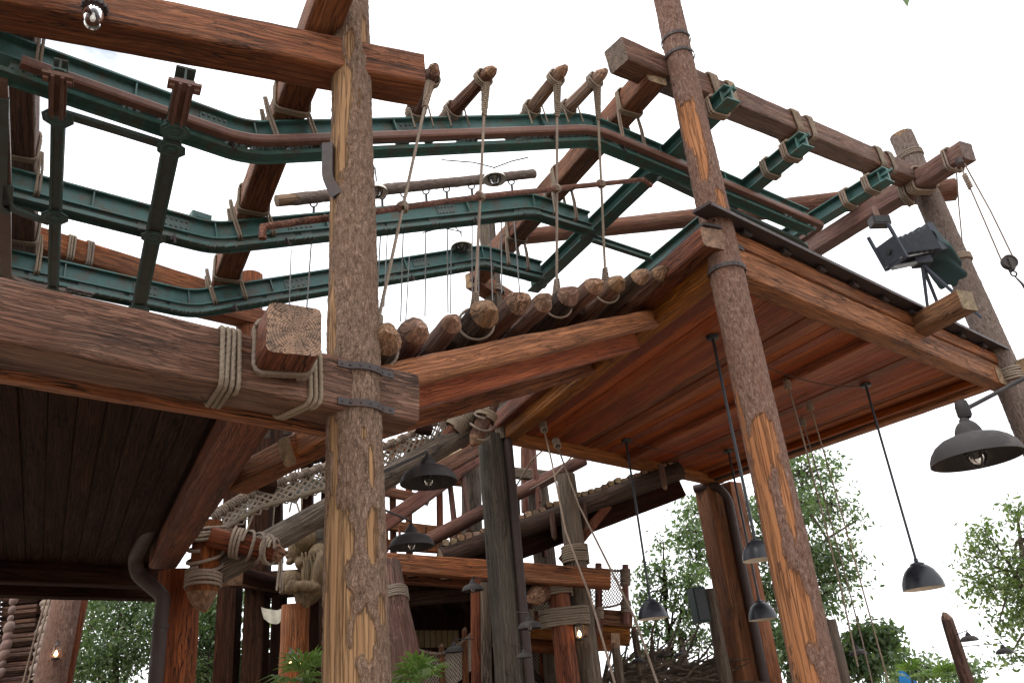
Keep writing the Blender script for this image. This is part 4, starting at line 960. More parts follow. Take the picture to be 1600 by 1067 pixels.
# glass globe bulb under the top beam
p = Yp(148, 12, Zp(148, 20, 7.72).y); t_ = thing('globe_lamp', 'clear glass bulb lamp with toothed collar under the top left beam', 'lamp', p)
m_ = MB(); M = Matrix.Translation(p); m_.lathe([(.02, .12), (.05, .10), (.06, .03), (.095, .02), (.10, -.02), (.085, -.03), (.02, -.03)], 18, M)
for k in range(14): a = k/14*6.283; m_.box((.10*math.cos(a), .10*math.sin(a), 0), (.022, .022, .04), M)
mk('collar', m_.mesh('collar', 'iron'), t_)
m_ = MB(); m_.lathe([(.075, -.03), (.085, -.08), (.088, -.15), (.07, -.21), (.035, -.245), (.001, -.252)], 22, M); mk('glass_globe', m_.mesh('glass_globe', 'glass', sharp=None), t_)
m_ = MB(); m_.lathe([(.02, -.03), (.022, -.08), (.035, -.12), (.025, -.16), (.001, -.175)], 12, M); mk('bulb', m_.mesh('bulb', 'porcelain'), t_)

# black housing on the left of the near post
p = Yp(513, 268, 6.35); t_ = thing('conduit_box', 'dark curved metal box fixed on the left side of the nearest post', 'box', p); d_ = pix(p)
V, F = sweep_vf([(-.05, -.08), (.05, -.08), (.05, .05), (-.05, .05)], smooth_poly([p+ZD*.30, p-ZD*.12, p-ZD*.30+Vector((.10, 0, 0))], .2, 6), up=Vector((0, -1, 0))); mk('housing', mesh('housing', V, F, 'iron', sharp=30), t_)

# ------------------------------------------------------------------ ropes hanging from the platform
hr_ = [((1228, 590), 2.0, 'leftmost of the three hanging ropes under the platform, behind the corner log post'), ((1252, 650), 1.1, 'middle one of the three hanging ropes under the platform'), ((1263, 625), .4, 'rightmost of the three hanging ropes under the platform')]
for i, (tp, zb, lb) in enumerate(hr_):
    c = Zp(*tp, 6.74); r_ = thing('hanging_rope', lb, 'rope', c, 'ropes hanging from the platform')
    e = Vector((c.x+.05*i, c.y-.05, zb)); mid = c.lerp(e, .5)+Vector((.05, .03, 0))
    rope('rope_line', [c, c.lerp(mid, .5)+Vector((.015, 0, 0)), mid, mid.lerp(e, .5)+Vector((.02, 0, 0)), e], .015, r_, n=6)
    coil(r_, frame(c-ZD*.05, c-ZD), circ(.05, 12), 5, .032, .016, 0, name='knot')
for i, (pts, lb) in enumerate(((((848, 662, 14.6), (862, 720, 14), (884, 830, 13), (925, 940, 12), (963, 1075, 11)), 'slack rope from the left back corner of the platform, left one of two'), (((868, 688, 14.8), (905, 790, 13.6), (960, 900, 12.2), (992, 965, 11.4), (1030, 1075, 10.6)), 'slack rope from the left back corner of the platform, right one of two'))):
    P = [Yp(*q) for q in pts]; r_ = thing('hanging_rope', lb, 'rope', P[0], 'slack ropes at the left corner of the platform')
    rope('rope_line', P, .017, r_, n=6); coil(r_, frame(P[0], P[1]), circ(.055, 12), 6, .034, .018, 0, name='knot')

# ------------------------------------------------------------------ block and tackle at the tie beam end
t_ = thing('pulley_block', 'small iron pulley block hanging on two ropes from the tie beam end', 'pulley', Yp(1578, 412, 12.6)); Yq = 12.6
pt = Yp(1499, 252, Yq); pb = Yp(1577, 410, Yq); pl = Yp(1566, 410, Yq); prr = Yp(1586, 408, Yq)
m_ = MB(); M = frame(pt, pb); m_.box((0, 0, 0), (.10, .09, .10), M); mk('top_block', m_.mesh('top_block', 'iron', False), t_)
rope('fall_rope', [Yp(1502, 262, Yq), Yp(1536, 340, Yq), pl], .015, t_, n=6); rope('fall_rope', [Yp(1507, 256, Yq), Yp(1548, 330, Yq), prr], .015, t_, n=6)
coil(t_, frame(Yp(1506, 272, Yq), Yp(1520, 300, Yq)), circ(.03, 10), 7, .045, .02, 0, name='knot')
M = Matrix.Translation(pb) @ Euler((R(90), 0, 0)).to_matrix().to_4x4(); m_ = MB(); m_.lathe([(.02, -.03), (.10, -.03), (.105, -.045), (.13, -.045), (.13, .045), (.105, .045), (.10, .03), (.02, .03)], 20, M)
m_.box((0, -.05, 0), (.06, .22, .12), M); m_.box((0, 0, .0), (.05, .25, .03), M); mk('sheave', m_.mesh('sheave', 'iron'), t_)
m_ = MB(); q = pb-ZD*.22; m_.tube([q+Vector((.05*math.cos(k/12*6.283), 0, .05*math.sin(k/12*6.283))) for k in range(13)], .016, 6); m_.tube([q-ZD*.05, q+Vector((.07, 0, -.2)), q+Vector((.10, 0, -.3))], [.012, .02, .03], 8); mk('hook', m_.mesh('hook', 'iron'), t_)
rope('lashing_line', [Yp(1494, 262, Yq), Yp(1498, 320, Yq+.6), Yp(1504, 384, 13.6)], .014, None, 'thin rope from the tie beam end down to the grey bark post', 'rope', n=6)

# ------------------------------------------------------------------ old bellows camera on a tripod
f0 = Yp(1393, 393, 13.2); f1 = Yp(1438, 384, 13.5); ax = (f1-f0).normalized()
vc = thing('bellows_camera', 'large old black bellows camera on a tripod under a dark cloth, on the platform', 'camera', (f1.x, f1.y, 7.3))
M = frame(f0, f1); L = (f1-f0).length; k_ = pix(f0)
sq0, sq1 = 18*k_, 28*k_; V = []; F = []; NB = 6
for i in range(NB*2+1):
    x = L*i/(NB*2); s = sq0+(sq1-sq0)*i/(NB*2)-(0.09 if i % 2 else 0)
    V += [(x, -s, -s*.8), (x, s, -s*.8), (x, s, s*.8), (x, -s, s*.8)]
for i in range(NB*2):
    for j in range(4): F.append((i*4+j, i*4+(j+1) % 4, i*4+4+(j+1) % 4, i*4+4+j))
mk('bellows', mesh('bellows', V, F, 'bellows', smooth=False), vc, M)
m_ = MB(); s = sq0*1.15; m_.box((-.03, 0, 0), (.06, s*1.9, s*1.7)); m_.box((-.045, s*1.02, .10), (.05, .05, s*3.0)); m_.box((-.045, -s*1.02, .10), (.05, .05, s*3.0)); m_.box((-.03, 0, -s*1.0), (.06, s*2.1, .05)); mk('lens_board', m_.mesh('lens_board', 'bellows', False), vc, M)
m_ = MB(); m_.lathe([(.001, .0), (.04, 0), (.05, .02), (.05, .06), (.001, .06)], 16, M@Matrix.Translation((-.10, 0, 0))@Euler((0, R(90), 0)).to_matrix().to_4x4()); mk('lens', m_.mesh('lens', 'black'), vc)
m_ = MB(); m_.box((L/2-.02, 0, -sq1*.98), (L+.35, .09, .05)); m_.box((L/2-.02, sq0*.8, -sq0*1.05), (L+.2, .03, .03)); m_.box((L/2-.02, -sq0*.8, -sq0*1.05), (L+.2, .03, .03)); mk('bed_rail', m_.mesh('bed_rail', 'steel', False), vc, M)
m_ = MB(); m_.box((L+.09, 0, 0), (.18, sq1*2.05, sq1*1.75)); mk('plate_back', m_.mesh('plate_back', 'bellows', False), vc, M)
# cloth over the back
cl = MB(); c_ = f1+ax*.2; V = []; F = []; nu, nv = 48, 22
for j in range(nv+1):
    for i in range(nu+1):
        a = math.pi*2*i/nu; drop = j/nv; rad = sq1*(1.12-.15*drop)+.035*math.sin(a*7+drop*6)*(.3+drop)+.03*math.sin(a*3+drop*9)*drop
        x = L+.02+.30*drop**.7 + .25*drop*max(0, math.sin(a)*.2); zz = rad*.9*math.sin(a)-drop**1.6*(.62 if math.sin(a) < .2 else .25)
        V.append(M@Vector((x, rad*math.cos(a), zz)))
for j in range(nv):
    for i in range(nu): F.append((j*(nu+1)+i, j*(nu+1)+i+1, (j+1)*(nu+1)+i+1, (j+1)*(nu+1)+i))
mk('dark_cloth', mesh('dark_cloth', V, F, 'dark_cloth', sharp=None), vc)
hd = f1-ZD*(sq1*1.2)-ax*.12
for dx, dy in ((-.12, .25), (.55, -.25), (.35, .5)):
    m_ = MB(); e = Vector((hd.x+dx, hd.y+dy, 7.32)); m_.tube([hd, e], [.035, .025], 8); mk('tripod_leg', m_.mesh('tripod_leg', 'bellows'), vc)
m_ = MB(); m_.box((0, 0, 0), (.3, .22, .14), Matrix.Translation(hd+ZD*.06)); mk('tripod_head', m_.mesh('tripod_head', 'bellows', False), vc)
p = Yp(1374, 347, 14.0); t_ = thing('speaker_box', 'small dark box hung under the tie beam above the bellows camera', 'speaker', p); M = frame(p, p+Vector((.97, .1, -.02)))
m_ = MB(); m_.box((0, 0, 0), (.36, .2, .19), M); mk('case', m_.mesh('case', 'iron', False), t_); m_ = MB(); m_.box((0, -.105, 0), (.30, .012, .13), M); mk('grille', m_.mesh('grille', 'black', False), t_)
m_ = MB(); m_.tube([p+ZD*.08, p+ZD*.36], .05, 10); mk('hanger', m_.mesh('hanger', 'rail_brown'), t_)
# tan box clipped on the middle girder
p = Zp(313, 341, 8.12); m_ = MB(); M = frame(p, p+UD); m_.box((0, 0, 0), (.26, .12, .11), M); m_.box((0, -.065, -.01), (.16, .02, .05), M); tag(mk('junction_box', m_.mesh('junction_box', 'teal', False)), 'small green junction box on top of the middle girder', 'box')
ORD = ['first', 'second', 'third', 'fourth', 'fifth', 'sixth', 'seventh', 'eighth', 'ninth', 'tenth', 'eleventh', 'twelfth', 'thirteenth', 'fourteenth', 'fifteenth']

# ------------------------------------------------------------------ timber village behind
def bt(name, label, cat, a, b, w, h, mat, **k): return timber(name, label, cat, Yp(*a), Yp(*b), w, h, mat, **k)
def bl(name, label, cat, a, b, r0, r1, mat, **k): return log(name, label, cat, Yp(*a), Yp(*b), r0, r1, mat, **k)
def stand(px, py, Y): p = Yp(px, py, Y); return Vector((p.x, p.y, 0)), p
def post_at(name, label, px, py, Y, r0, r1, mat, **k):
    g_, p = stand(px, py, Y); return log(name, label, 'post', g_, p, r0, r1, mat, **k)
def wraps(o, px, py, Y, r, turns, sp=.045, rr=.025):
    M = WM[o.name]; x = (M.inverted()@Yp(px, py, Y)).x; return coil(o, M, circ(r), turns, sp, rr, x-turns*sp/2)
def slab(parent, name, pts, t, mat):
    V = [Vector(p) for p in pts]; n = len(V)
    F = [list(range(n))[::-1], [n+i for i in range(n)]]+[(i, (i+1) % n, n+(i+1) % n, n+i) for i in range(n)]
    return mk(name, mesh(name, V+[v+ZD*t for v in V], F, mat, smooth=False), parent)
# lower deck with its orange front beam
lo_a = Yp(560, 876, 16.6); lo_b = Yp(953, 905, 16.9)
timber('front_beam', 'long orange-brown beam of the lower deck behind the grey-green column', 'beam', lo_a, lo_b, .34, .36, 'wood_orange', jit=.01)
ldk = thing('lower_deck', 'shadowy lower deck behind the nearest post with joists over a dark room', 'deck', (lo_a.x, lo_a.y, lo_a.z))
e1_ = Yp(880, 902, 16.9)
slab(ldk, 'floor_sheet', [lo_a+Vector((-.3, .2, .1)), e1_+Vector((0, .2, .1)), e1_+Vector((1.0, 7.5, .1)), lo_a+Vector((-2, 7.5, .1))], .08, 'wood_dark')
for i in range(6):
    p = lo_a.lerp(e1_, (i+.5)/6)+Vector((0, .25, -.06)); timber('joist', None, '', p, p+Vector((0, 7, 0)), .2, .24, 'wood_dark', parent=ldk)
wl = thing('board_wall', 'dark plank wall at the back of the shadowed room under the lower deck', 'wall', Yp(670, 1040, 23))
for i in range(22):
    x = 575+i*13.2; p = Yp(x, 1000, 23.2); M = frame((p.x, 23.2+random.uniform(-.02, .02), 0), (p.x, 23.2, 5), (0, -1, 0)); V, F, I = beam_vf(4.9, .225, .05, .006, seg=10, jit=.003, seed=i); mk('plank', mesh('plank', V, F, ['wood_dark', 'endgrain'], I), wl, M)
for i in range(9):
    p = Yp(640+i*9, 985, 22.6); m_ = MB(); m_.box((0, 0, -.2), (.13, .03, .42), Matrix.Translation(p)); mk('ochre_slat', m_.mesh('ochre_slat', 'ochre', False), wl)
o_ = bl('leaning_post', 'leaning brown log post right of the nearest post, rope band near its top', 'post', (640, 1085, 14.2), (610, 880, 15.2), .30, .17, 'wood_grey', n=18); wraps(o_, 616, 935, 15, .22, 5, .045, .022)
# right lower deck
rd_a = Yp(800, 955, 19.6); rd_b = Yp(988, 968, 19.4)
rdk = thing('balcony_deck', 'orange-brown balcony deck with rope rails and netting, right of the grey-green column', 'deck', (rd_a.x, rd_a.y, rd_a.z))
timber('front_beam', None, '', rd_a, rd_b, .3, .34, 'wood_orange', parent=rdk); timber('front_beam', None, '', rd_a-ZD*.35+Vector((0, .06, 0)), rd_b-ZD*.35+Vector((-.1, .06, 0)), .26, .37, 'wood_yellow', parent=rdk)
slab(rdk, 'floor_sheet', [rd_a-ZD*.4, rd_b-ZD*.4+Vector((-.1, 0, 0)), rd_b+Vector((-1.2, 5, -.4)), rd_a+Vector((-1, 5, -.4))], .1, 'wood_red')
p = Yp(930, 1003, 19.3); timber('joist', None, '', Yp(835, 1000, 20.4), Yp(962, 1003, 19.0), .34, .38, 'wood_orange', parent=rdk)
RP = [(809, 905, 978), (827, 900, 985), (936, 880, 992), (978, 882, 975)]
tops = []
for i, (x, y0, y1) in enumerate(RP):
    a_ = Yp(x, y1, 19.2); b_ = Yp(x-1, y0, 19.2); tops.append((a_, b_)); po = log('rail_post', None, '', a_, b_, .085, .075, 'rail_red', parent=rdk, n=10, jit=.06)
    for f in (.35, .8): coil(po, WM[po.name], circ(.10, 14), 9 if f > .5 else 6, .04, .022, (b_-a_).length*f-.2)
def rope_rail(parent, a, b, sag, r=.03): 
    V, F = rope_vf(sagline(a, b, sag), r, n=6); mk('rail_rope', mesh('rail_rope', V, F, 'rope', sharp=None), parent)
def net(parent, a0, a1, b0, b1, nu, nv, r=.008, name='netting', sag=0.):
    """diamond net on the quad a0(bottom left) a1(top left) b0(bottom right) b1(top right)"""
    m_ = MB()
    def P(u, v): 
        q = a0.lerp(b0, u).lerp(a1.lerp(b1, u), v); return q-ZD*(sag*4*u*(1-u))+Vector((0, .04*noise.noise(q*3), 0))
    for k in range(-nv, nu+1):
        for sg in (1, -1):
            pts = []
            for j in range(nv+1):
                u = (k+j)/nu if sg == 1 else (k+nv-j)/nu
                if -1e-6 <= u <= 1+1e-6: pts.append(P(u, j/nv))
            if len(pts) > 1: m_.tube(pts, r, 4, False)
    return mk(name, m_.mesh(name, 'net'), parent)
for i, j, nu in ((1, 2, 22), (2, 3, 10)):
    a_, b_ = tops[i], tops[j]; t0 = a_[1]-ZD*.1; t1 = b_[1]-ZD*.1; lo = a_[0].lerp(a_[1], .38); l1_ = b_[0].lerp(b_[1], .38)
    rope_rail(rdk, t0, t1, .05); rope_rail(rdk, lo, l1_, .04); net(rdk, lo, t0, l1_, t1, nu, 9, .012)
rope_rail(rdk, tops[0][1], tops[1][1], .02)
net(rdk, Yp(800, 965, 19.5), Yp(800, 890, 19.5), Yp(827, 965, 19.3), Yp(827, 890, 19.3), 5, 9, .012)
# the pair of posts bound together
p1_ = post_at('log_post', 'orange-brown post with a carved point, bound by rope to the grey one', 872, 915, 17.2, .24, .21, 'wood_red', end1='point', n=12, jit=.04)
p2_ = post_at('log_post', 'tall grey-brown post right of the carved point, rope bands round it', 884, 742, 17.5, .26, .20, 'wood_old', n=18)
wraps(p1_, 871, 918, 17.2, .26, 6, .05, .028); wraps(p2_, 886, 868, 17.5, .26, 7, .05, .028)
pa = Yp(871, 966, 17.2); pb_ = Yp(893, 968, 17.4); lw = (pb_-pa).length+.62
Mw = frame(Vector(((pa.x+pb_.x)/2, (pa.y+pb_.y)/2, pa.z-.15)), Vector(((pa.x+pb_.x)/2, (pa.y+pb_.y)/2, pa.z+1)), (0, -1, 0)); coil(p1_, Mw, rrect(lw, .62, .25), 7, .05, .028, 0)
bt('stub_beam', 'small orange block end beside the bound posts', 'beam', (905, 985, 17.2), (922, 990, 17.6), .22, .22, 'wood_orange')
bl('knob_log', 'knobbly log end left of the carved pointed post', 'log', (838, 930, 16.9), (862, 915, 17.5), .20, .24, 'wood_grey', end0='point', n=10)
bt('brace', 'diagonal red-brown brace from the tall grey-brown post up to the ramp', 'brace', (880, 876, 17.7), (948, 790, 18.2), .2, .2, 'wood_red')
# the ramp climbing to the platform
rmp = thing('timber_ramp', 'dark sloping ramp climbing right behind the grey-green column to the platform', 'ramp', Yp(700, 868, 17.4))
ra, rb = Yp(690, 872, 17.2), Yp(1062, 735, 18.6); rd_ = (rb-ra).normalized()
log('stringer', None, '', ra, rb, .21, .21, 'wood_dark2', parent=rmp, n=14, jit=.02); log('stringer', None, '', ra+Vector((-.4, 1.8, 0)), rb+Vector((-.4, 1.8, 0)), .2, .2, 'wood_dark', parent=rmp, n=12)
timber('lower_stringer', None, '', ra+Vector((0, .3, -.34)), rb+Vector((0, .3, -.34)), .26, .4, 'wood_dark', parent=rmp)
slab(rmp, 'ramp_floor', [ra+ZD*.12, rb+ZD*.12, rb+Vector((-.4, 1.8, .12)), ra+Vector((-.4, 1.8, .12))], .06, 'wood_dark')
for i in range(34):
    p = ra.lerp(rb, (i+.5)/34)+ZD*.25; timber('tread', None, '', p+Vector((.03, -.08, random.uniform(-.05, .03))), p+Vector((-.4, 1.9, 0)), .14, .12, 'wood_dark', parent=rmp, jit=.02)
for x, y in ((866, 838), (915, 822), (1038, 760)):
    p = Yp(x, y, 17.6); log('peg', None, '', p+ZD*.5, p, .07, .06, 'wood_grey', parent=rmp, n=8, end1='point')
hr2 = bl('handrail_log', 'thick red handrail log above the dark ramp', 'handrail', (668, 845, 18.6), (912, 718, 19.6), .165, .15, 'rail_red', n=14)
for i, (x, y0, y1) in enumerate(((708, 755, 855), (728, 740, 830), (836, 690, 785), (845, 775, 870), (790, 715, 800))):
    bl('rail_stick', ['leaning rail stick at the lower end of the red handrail log', 'second leaning rail stick along the red handrail log', 'rail stick crossing the upper part of the red handrail log', 'lower thick grey pole behind the ramp by the bound posts', 'middle rail stick on the red handrail log'][i], 'pole', (x+6, y1, 19.2), (x-5, y0, 19.2), .075, .065, 'rail_red', n=8, jit=.05)
post_at('log_post', 'grey post behind the ramp between the red handrail and the bound posts', 838, 745, 20.5, .3, .26, 'wood_old', n=14)
# hut frame behind
hut = thing('hut_frame', 'dark red timber hut frame with ochre eaves behind the upper grey lamp', 'hut', Yp(690, 850, 21))
for x, y0, y1 in ((688, 700, 870), (735, 680, 860), (640, 720, 870), (615, 700, 880)): timber('upright', None, '', Yp(x, y1, 21), Yp(x-2, y0, 21), .16, .16, 'wood_red', parent=hut, up=Vector((0, -1, 0)))
for x0, y0, x1, y1 in ((590, 765, 670, 782), (600, 820, 760, 838), (640, 745, 760, 755), (600, 850, 760, 862)): timber('cross_rail', None, '', Yp(x0, y0, 20.8), Yp(x1, y1, 20.8), .2, .24, 'wood_red', parent=hut)
slab(hut, 'eaves_panel', [Yp(655, 735, 20.4), Yp(760, 690, 20.4), Yp(760, 672, 22.5), Yp(655, 705, 22.5)], .06, 'ochre')
for i in range(7): timber('rafter', None, '', Yp(650+i*16, 742-i*7, 20.3), Yp(652+i*16, 700-i*5, 22.5), .1, .14, 'wood_red', parent=hut)
for i in range(8): timber('baluster', None, '', Yp(605+i*20, 862, 20.7), Yp(604+i*20, 822, 20.7), .07, .07, 'wood_red', parent=hut, up=Vector((0, -1, 0)))
bt('diagonal_beam', 'red-brown diagonal beam behind the upper grey lamp', 'beam', (596, 822, 18.5), (765, 702, 19.5), .26, .34, 'rail_red')
bt('diagonal_beam', 'grey-red diagonal beam under the platform corner, upper of the two', 'beam', (680, 738, 17.2), (800, 672, 17.8), .24, .3, 'wood_grey')
bt('short_beam', 'short weathered beam piece between the rail sticks right of the grey-green column', 'beam', (795, 738, 20), (862, 745, 20), .2, .26, 'wood_old')
# net bridge on the left: rope rail, netting and grey log
nb_pts = [(332, 806, 12.3), (400, 766, 12.8), (520, 724, 13.4), (620, 690, 13.9), (722, 636, 14.5)]
NB_ = [Yp(*q) for q in nb_pts]; nbr = thing('net_bridge', 'sagging rope-net walkway rail left and right of the nearest post', 'netting', NB_[0])
dn_ = [Yp(q[0]+6, q[1]+(26 if i < 2 else 34), q[2]+.1) for i, q in enumerate(nb_pts)]
V, F = rope_vf(NB_, .06, n=9); mk('head_rope', mesh('head_rope', V, F, 'rope', sharp=None), nbr); V, F = rope_vf(dn_, .045, n=9); mk('foot_rope', mesh('foot_rope', V, F, 'rope', sharp=None), nbr)
for i in range(4):
    L_ = (NB_[i+1]-NB_[i]).length; net(nbr, dn_[i], NB_[i], dn_[i+1], NB_[i+1], max(4, int(L_/.13)), 3, .018); net(nbr, dn_[i]+Vector((.05, .25, .02)), NB_[i]+Vector((0, .02, 0)), dn_[i+1]+Vector((.05, .25, .02)), NB_[i+1]+Vector((0, .02, 0)), max(4, int(L_/.15)), 3, .015)
for i in range(26):
    u = i/25*3.999; k = int(u); p = NB_[k].lerp(NB_[k+1], u-k); M = frame(p, NB_[k+1]); coil(nbr, M, circ(.07, 12), 2.5, .04, .016, 0, name='wrap')
for x, y, Y in ((408, 757, 12.8), (655, 668, 14)):
    p = Yp(x, y, Y); log('plug', None, '', p-UD*.12, p+UD*.22, .10, .12, 'wood_dark', parent=nbr, n=12)
bl('grey_log', 'long grey log rail rising from the lashed logs to the platform corner', 'log', (338, 893, 12.1), (752, 664, 14.7), .20, .19, 'wood_old', n=18, jit=.02)
# lashed logs at the left end
vl = bl('pointed_log', 'upright pointed log wrapped in rope at the end of the dark deck', 'log', (326, 815, 11.9), (316, 925, 11.9), .20, .21, 'wood_red', end1='point', n=12, jit=.04)
Mv = WM[vl.name]; Lv = (Yp(326, 815, 11.9)-Yp(316, 925, 11.9)).length
coil(vl, Mv, circ(.235), 4.5, .05, .026, Lv*.05, .25); coil(vl, Mv, circ(.235), 2.5, .16, .026, Lv*.35, .5); coil(vl, Mv, circ(.235), 4.5, .05, .026, Lv*.72, -.1)
hl = bl('pointed_log', 'level pointed red log bound with rope, beside the upright pointed one', 'log', (328, 838, 11.7), (428, 862, 12.0), .15, .14, 'wood_red', end1='point', n=12, jit=.05)
Mh = WM[hl.name]; Lh = (Yp(328, 838, 11.7)-Yp(428, 862, 12.0)).length
coil(hl, Mh, circ(.20), 3.5, .05, .024, Lh*.33, .1); coil(hl, Mh, circ(.21), 2.5, .14, .024, Lh*.5, -.5); coil(hl, Mh, circ(.18), 2.5, .05, .024, Lh*.86, .5)
bl('pointed_log', 'lower red log under the level pointed one', 'log', (345, 855, 12.1), (424, 870, 12.3), .12, .11, 'wood_red', end1='point', n=10)
bt('block_end', 'orange block end below the lashed pointed logs', 'beam', (330, 897, 12.6), (364, 893, 12.2), .34, .36, 'wood_orange')
# lashed logs at the right end
for i, (a_, b_, lb) in enumerate((((752, 622, 14.4), (698, 684, 14.3), 'rope-wrapped log end under the bridge, left one of a crossed pair'), ((770, 622, 14.3), (745, 684, 14.2), 'rope-wrapped log end under the bridge, right one of a crossed pair'))):
    o_ = bl('lashed_log', lb, 'log', a_, b_, .15, .14, 'wood_grey' if i else 'wood_red', end1='point', n=12, jit=.05); L_ = (Yp(*a_)-Yp(*b_)).length
    coil(o_, WM[o_.name], circ(.19), 12 if i == 0 else 4, .038, .022, L_*.35, .05)
    if i: coil(o_, WM[o_.name], circ(.20), 2, .2, .022, L_*.45, .8)
# carved figure on its post
cpz = Yp(462, 945, 15.8); fpost = log('carved_post', 'orange round post under the carved figure with two lit lanterns', 'post', (cpz.x-.04, cpz.y, 0), cpz, .30, .25, 'wood_orange', n=18)
def ell(m_, c, r, rot=(0, 0, 0), n=14):
    M = Matrix.Translation(Vector(c)) @ Euler([R(x) for x in rot]).to_matrix().to_4x4() @ Matrix.Diagonal((*r, 1)); V = []; F = []
    pr = [(max(.001, math.sin(math.pi*i/10)), -math.cos(math.pi*i/10)) for i in range(11)]; m_.lathe(pr, n, M)
fg = thing('carved_figure', 'carved wooden hooded figure clutching a fish, on top of the orange post', 'statue', cpz)
o0 = Yp(480, 890, 15.8); sc = pix(o0)
def fpx(x, y, d=0.): return o0+Vector(((x-480)*sc, d, -(y-890)*sc))
m_ = MB()
ell(m_, fpx(492, 900), (.26, .32, .55), (0, 14, 0)); ell(m_, fpx(500, 872), (.22, .34, .26)); ell(m_, fpx(466, 850), (.20, .20, .29), (0, 8, 0)); ell(m_, fpx(476, 838, .02), (.20, .25, .30), (0, 25, 0))
ell(m_, fpx(474, 880), (.16, .22, .14), (0, 20, 0)); ell(m_, fpx(505, 896, -.30), (.13, .13, .33), (0, 10, 0)); ell(m_, fpx(488, 920, -.36), (.27, .10, .10), (0, 12, 0)); ell(m_, fpx(466, 915, -.32), (.11, .10, .10))
for k in range(4): ell(m_, fpx(458+k*5, 921, -.38), (.035, .06, .09))
ell(m_, fpx(451, 842), (.06, .06, .05), (0, 20, 0)); ell(m_, fpx(446, 847), (.06, .05, .10), (0, 38, 0)); ell(m_, fpx(449, 861), (.07, .08, .035)); ell(m_, fpx(450, 867), (.07, .08, .03)); ell(m_, fpx(453, 875), (.09, .09, .06), (0, -20, 0)); ell(m_, fpx(453, 834), (.08, .14, .035), (0, 15, 0))
bd_ = mk('body', m_.mesh('body', 'carved', sharp=None), fg)
md = bd_.modifiers.new('remesh', 'REMESH'); md.mode = 'VOXEL'; md.voxel_size = .022; md.use_smooth_shade = True; ms = bd_.modifiers.new('smooth', 'SMOOTH'); ms.iterations = 3
pr = []
for k in range(17):
    u = k/16; pr.append((.21+.07*math.sin(u*2.2)-.16*max(0, u-.6)*2+(.018 if k % 2 else 0), u*.42))
m_ = MB(); m_.lathe(pr, 22, Matrix.Translation(fpx(462, 846))@Euler((0, R(78), 0)).to_matrix().to_4x4()); mk('hood', m_.mesh('hood', 'carved', sharp=None), fg)
m_ = MB(); ell(m_, fpx(452, 843, -.14), (.03, .03, .022)); mk('eye', m_.mesh('eye', 'black'), fg)
m_ = MB()
for k in range(4): m_.tube([fpx(478+k*6, 868, -.30-.02*k), fpx(484+k*6, 890, -.36), fpx(482+k*6, 915, -.34)], .022, 6)
mk('robe_folds', m_.mesh('robe_folds', 'carved'), fg)
m_ = MB(); ell(m_, fpx(458, 908, -.1), (.26, .22, .22), (0, 25, 0)); ell(m_, fpx(447, 905, -.1), (.13, .16, .10), (0, 30, 0)); ell(m_, fpx(448, 920, -.1), (.11, .15, .05), (0, -20, 0)); ell(m_, fpx(476, 935, -.1), (.14, .10, .20), (0, -30, 0)); ell(m_, fpx(472, 950, -.12), (.05, .05, .16), (0, 25, 0))
fo = mk('fish', m_.mesh('fish', 'carved', sharp=None), fg); md = fo.modifiers.new('remesh', 'REMESH'); md.mode = 'VOXEL'; md.voxel_size = .02; md.use_smooth_shade = True
m_ = MB(); ell(m_, fpx(446, 902, -.30), (.035, .03, .035)); mk('eye', m_.mesh('eye', 'green_box'), fg)
m_ = MB(); m_.lathe([(.20, -.42), (.26, -.2), (.28, 0), (.26, .2), (.20, .42), (.001, .42)], 18, Matrix.Translation(fpx(498, 842, .15))@Euler((0, R(8), 0)).to_matrix().to_4x4())
for zz in (-.25, 0, .25): m_.lathe([(.275, zz-.03), (.29, zz-.03), (.29, zz+.03), (.275, zz+.03)], 18, Matrix.Translation(fpx(498, 842, .15))@Euler((0, R(8), 0)).to_matrix().to_4x4())
mk('basket', m_.mesh('basket', 'wood_green'), fg)
t_ = thing('rope_tassel', 'frayed rope tassel hanging left of the carved figure', 'rope', Yp(438, 890, 15.2))
for k in range(9): rope('strand', [Yp(440+random.uniform(-2, 2), 815, 15.2), Yp(439+random.uniform(-3, 3), 870, 15.2+random.uniform(-.05, .05)), Yp(436+random.uniform(-6, 6), 920+random.uniform(-6, 8), 15.2+random.uniform(-.06, .06))], .018, t_, n=5)
def lantern(label, px, py, Y, h=.30):
    p = Yp(px, py, Y); t_ = thing('lantern', label, 'lantern', p-ZD*h*.5, 'lit lanterns'); M = Matrix.Translation(p)@Matrix.Scale(h, 4); m_ = MB()
    m_.lathe([(.24, -.5), (.26, -.4), (.20, -.36), (.02, -.36)], 14, M); m_.lathe([(.03, .62), (.08, .5), (.22, .36), (.25, .30), (.02, .30)], 14, M); mk('frame', m_.mesh('frame', 'iron'), t_)
    m_ = MB(); m_.lathe([(.19, -.36), (.23, -.1), (.20, .30)], 14, M); mk('glass', m_.mesh('glass', 'glass'), t_)
    m_ = MB(); m_.lathe([(.001, -.32), (.09, -.22), (.06, -.05), (.001, .08)], 10, M); mk('flame', m_.mesh('flame', 'flame'), t_)
    q = Yp(px-4, py, Y+.35); m_ = MB(); m_.tube([p+ZD*h*.6, p+ZD*h*.66, q+ZD*h*.66], .012, 5); mk('hook', m_.mesh('hook', 'iron'), t_)
lantern('lit lantern on the orange post, left one of two', 455, 1030, 15.3); lantern('lit lantern on the orange post, right one of two', 467, 1031, 15.4); lantern('lit lantern on the bound posts below the balcony', 905, 986, 17.0, .32); lantern('lit lantern on the leaning trunk at the lower left', 88, 1017, 14.6, .26)
